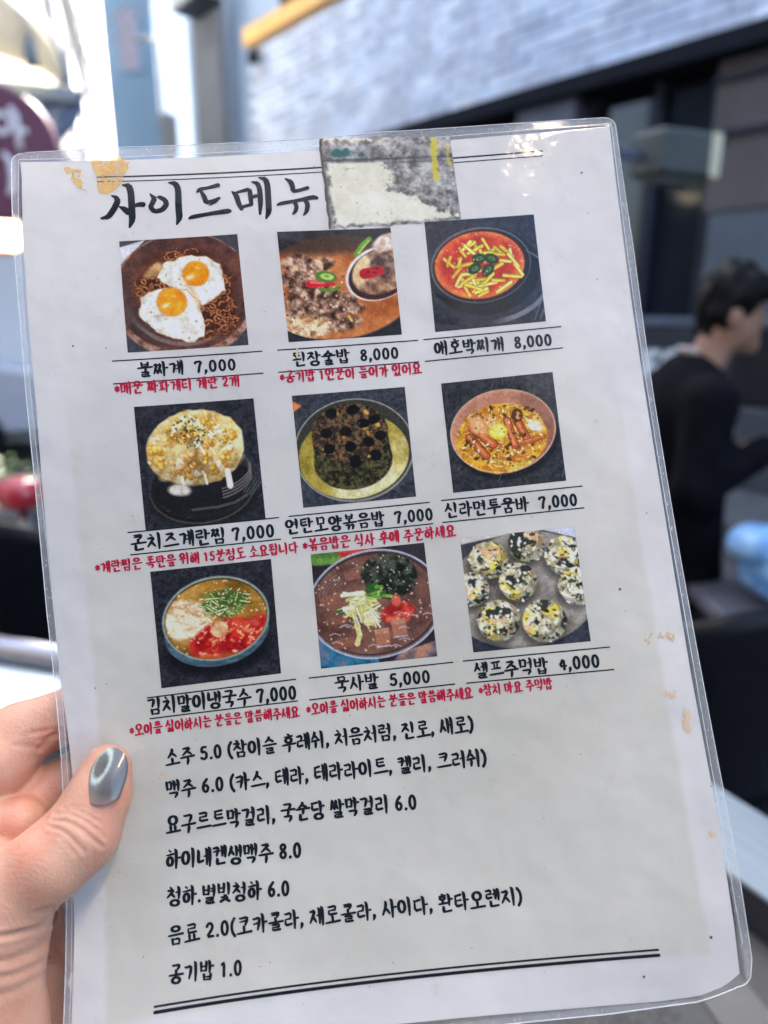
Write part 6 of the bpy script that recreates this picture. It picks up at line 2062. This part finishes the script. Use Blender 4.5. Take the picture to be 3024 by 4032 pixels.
GROOVES = [  # (photo pixel line, depth mm, half width px)
    ([(208, 3228), (255, 3232), (310, 3258), (360, 3300), (398, 3330)], .60, 9), ([(215, 3205), (270, 3205), (330, 3232), (385, 3275), (410, 3300)], .38, 8),
    ([(192, 3252), (240, 3268), (290, 3310), (330, 3352)], .50, 8), ([(250, 3185), (300, 3190), (350, 3212), (392, 3240)], .28, 7),
    ([(268, 3222), (320, 3246), (375, 3290)], .25, 6), ([(230, 3290), (275, 3330), (300, 3370)], .22, 8), ([(275, 3172), (330, 3180), (380, 3204)], .18, 6),
    ([(-40, 3696), (40, 3682), (110, 3664), (150, 3658), (192, 3630), (212, 3598)], 1.0, 11), ([(-40, 3800), (60, 3778), (140, 3745), (205, 3700), (240, 3660)], .6, 17),
    ([(-40, 3860), (60, 3840), (150, 3800), (215, 3752)], .42, 15), ([(-40, 3935), (80, 3890), (180, 3830)], .3, 16), ([(140, 3590), (175, 3582), (205, 3572)], .4, 9),
    ([(160, 2948), (185, 2915), (215, 2890), (245, 2880)], .8, 10), ([(120, 2885), (180, 2880), (230, 2868)], .4, 9), ([(150, 2915), (200, 2900), (240, 2898)], .4, 7),
    ([(60, 2935), (150, 2945)], .25, 10),
    ([(225, 3760), (255, 3800), (282, 3830)], .6, 8),
]


def hand_post(V, Q):
    V = smooth_mesh(V, Q, 1)
    N = vnormals(V, Q)
    P = np.stack([V[:, 0] / V[:, 2] * FPX + PW / 2, V[:, 1] / V[:, 2] * FPX + PH / 2], 1)
    front = N[:, 2] < 0.25
    h = np.zeros(len(V))
    for line, dp, hw in GROOVES:
        d = seg_d(P, line)
        h += front * (-dp * np.exp(-(d / hw) ** 2) + dp * .35 * np.exp(-((d - 2.1 * hw) / (hw * 1.1)) ** 2))
    rg = np.random.RandomState(3)
    for i in range(10):
        k_ = rg.normal(size=3); k_ /= np.linalg.norm(k_)
        h += np.sin(V @ k_ * rg.uniform(.15, .5) + rg.uniform(0, 6)) * .07
    return V + N * h[:, None]


HO = np.array(at(100, 3400, D0 / 1000))


def hand_xf(V): return c2w(V) - HO


M_hand = skin_mat('hand_skin', (0.58, 0.312, 0.218), 70, 0.5, 0.0006, 1100)
M_hand.p.inputs['Roughness'].default_value = 0.42
lo = (-178, 48, D0 - 52); hi = (-70, 205, D0 + 38)
f, org = field(HAND, lo, hi, 0.75)
for grp, k in ((INDEX, 1.6), (MIDDLE, 1.2), (RING, 1.0), (LITTLE, 1.0), (HEEL, 1.0)):
    g_, _ = field(grp, lo, hi, 0.75)
    hh = np.clip(0.5 + 0.5 * (g_ - f) / k, 0, 1)
    f = g_ + (f - g_) * hh - k * hh * (1 - hh)
V, Q = surface_nets(f, org, 0.75)
V = smooth_mesh(V, Q, 2)
V = hand_post(V, Q)
hand = np_mesh('hand', hand_xf(V), Q, M_hand.m, None, True)
hand.location = HO
tag(hand, 'left hand with a glossy grey thumbnail pinching the left edge of the menu', 'hand')

# thumbnail: a curved almond plate
nb0, nb1 = np.array(HP(372, 3172, -20.0)), np.array(HP(456, 2944, -15.0))
ax_ = nb1 - nb0; LN = np.linalg.norm(ax_); ax_ /= LN
nz_ = np.array([-0.14, -0.12, -1.0]); nz_ -= ax_ * (nz_ @ ax_); nz_ /= np.linalg.norm(nz_)
sd_ = np.cross(ax_, nz_)
if sd_[0] < 0: sd_ = -sd_
n1, n2 = 40, 26
nv_, nuv = [], []
for i in range(n1):
    a = i / (n1 - 1)
    wdt = 6.7 * (1 - max(0, (a - .45) / .55) ** 2.2 * .985) ** .58 * (1 - max(0, (.25 - a) / .25) ** 2.2 * .30)
    wdt = max(wdt, .5)
    for j in range(n2):
        b_ = -1 + 2 * j / (n2 - 1)
        an = b_ * wdt / 8.4
        a2 = a + (.11 * (b_ * b_) if a < .3 else 0) * (1 - a / .3)
        p_ = nb0 + ax_ * (a2 * LN) + sd_ * 8.4 * math.sin(an) + nz_ * (8.4 * (math.cos(an) - 1) + 1.3 * math.sin(math.pi * min(1, a * .9 + .1)))
        nv_.append(p_); nuv.append((b_ * wdt, a * LN))
nv_ = np.array(nv_); nuv = np.array(nuv)
Fn = grid_faces(n1, n2)
back = nv_ - nz_ * 0.9
bi = [i * n2 for i in range(n1)] + [(n1 - 1) * n2 + j for j in range(1, n2)] + [i * n2 + n2 - 1 for i in range(n1 - 2, -1, -1)] + [j for j in range(n2 - 2, 0, -1)]
m_ = len(nv_)
sd2 = np.array([(a, b, b + m_, a + m_) for a, b in zip(bi, bi[1:] + bi[:1])])
M_nail = Mat('cat_eye_polish', (0.12, 0.12, 0.12), 0.3, 0.15)
M_nail.p.inputs['Coat Weight'].default_value = 1.0
M_nail.p.inputs['Coat Roughness'].default_value = 0.03
an_ = M_nail.n('ShaderNodeAttribute', attribute_name='puv')
sp_ = M_nail.n('ShaderNodeSeparateXYZ'); M_nail.l(an_.outputs['Vector'], sp_.inputs[0])
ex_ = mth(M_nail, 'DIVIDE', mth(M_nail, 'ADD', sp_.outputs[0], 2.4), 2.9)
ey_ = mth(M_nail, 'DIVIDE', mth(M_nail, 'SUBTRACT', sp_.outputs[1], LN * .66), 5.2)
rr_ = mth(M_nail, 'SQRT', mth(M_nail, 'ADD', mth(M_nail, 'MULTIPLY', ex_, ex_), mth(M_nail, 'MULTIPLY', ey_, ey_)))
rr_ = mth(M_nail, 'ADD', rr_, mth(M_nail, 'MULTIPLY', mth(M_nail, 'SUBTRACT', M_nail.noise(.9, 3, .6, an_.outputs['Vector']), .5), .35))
rc = M_nail.ramp(mth(M_nail, 'MULTIPLY', rr_, .4), [(0.0, (0.05, 0.05, 0.05)), (0.25, (0.07, 0.072, 0.072)), (0.38, (0.50, 0.60, 0.57)), (0.50, (0.15, 0.155, 0.155)), (1.0, (0.105, 0.103, 0.10))])  # cat-eye reflection painted into the polish as a pale ring
lowf = M_nail.ramp(mth(M_nail, 'DIVIDE', sp_.outputs[1], LN), [(0.0, (0.42, 0.28, 0.25)), (0.10, (0.30, 0.23, 0.22)), (0.26, (1, 1, 1))])
fct = M_nail.ramp(mth(M_nail, 'DIVIDE', sp_.outputs[1], LN), [(0.02, (0.75, 0.75, 0.75)), (0.22, (0, 0, 0))])
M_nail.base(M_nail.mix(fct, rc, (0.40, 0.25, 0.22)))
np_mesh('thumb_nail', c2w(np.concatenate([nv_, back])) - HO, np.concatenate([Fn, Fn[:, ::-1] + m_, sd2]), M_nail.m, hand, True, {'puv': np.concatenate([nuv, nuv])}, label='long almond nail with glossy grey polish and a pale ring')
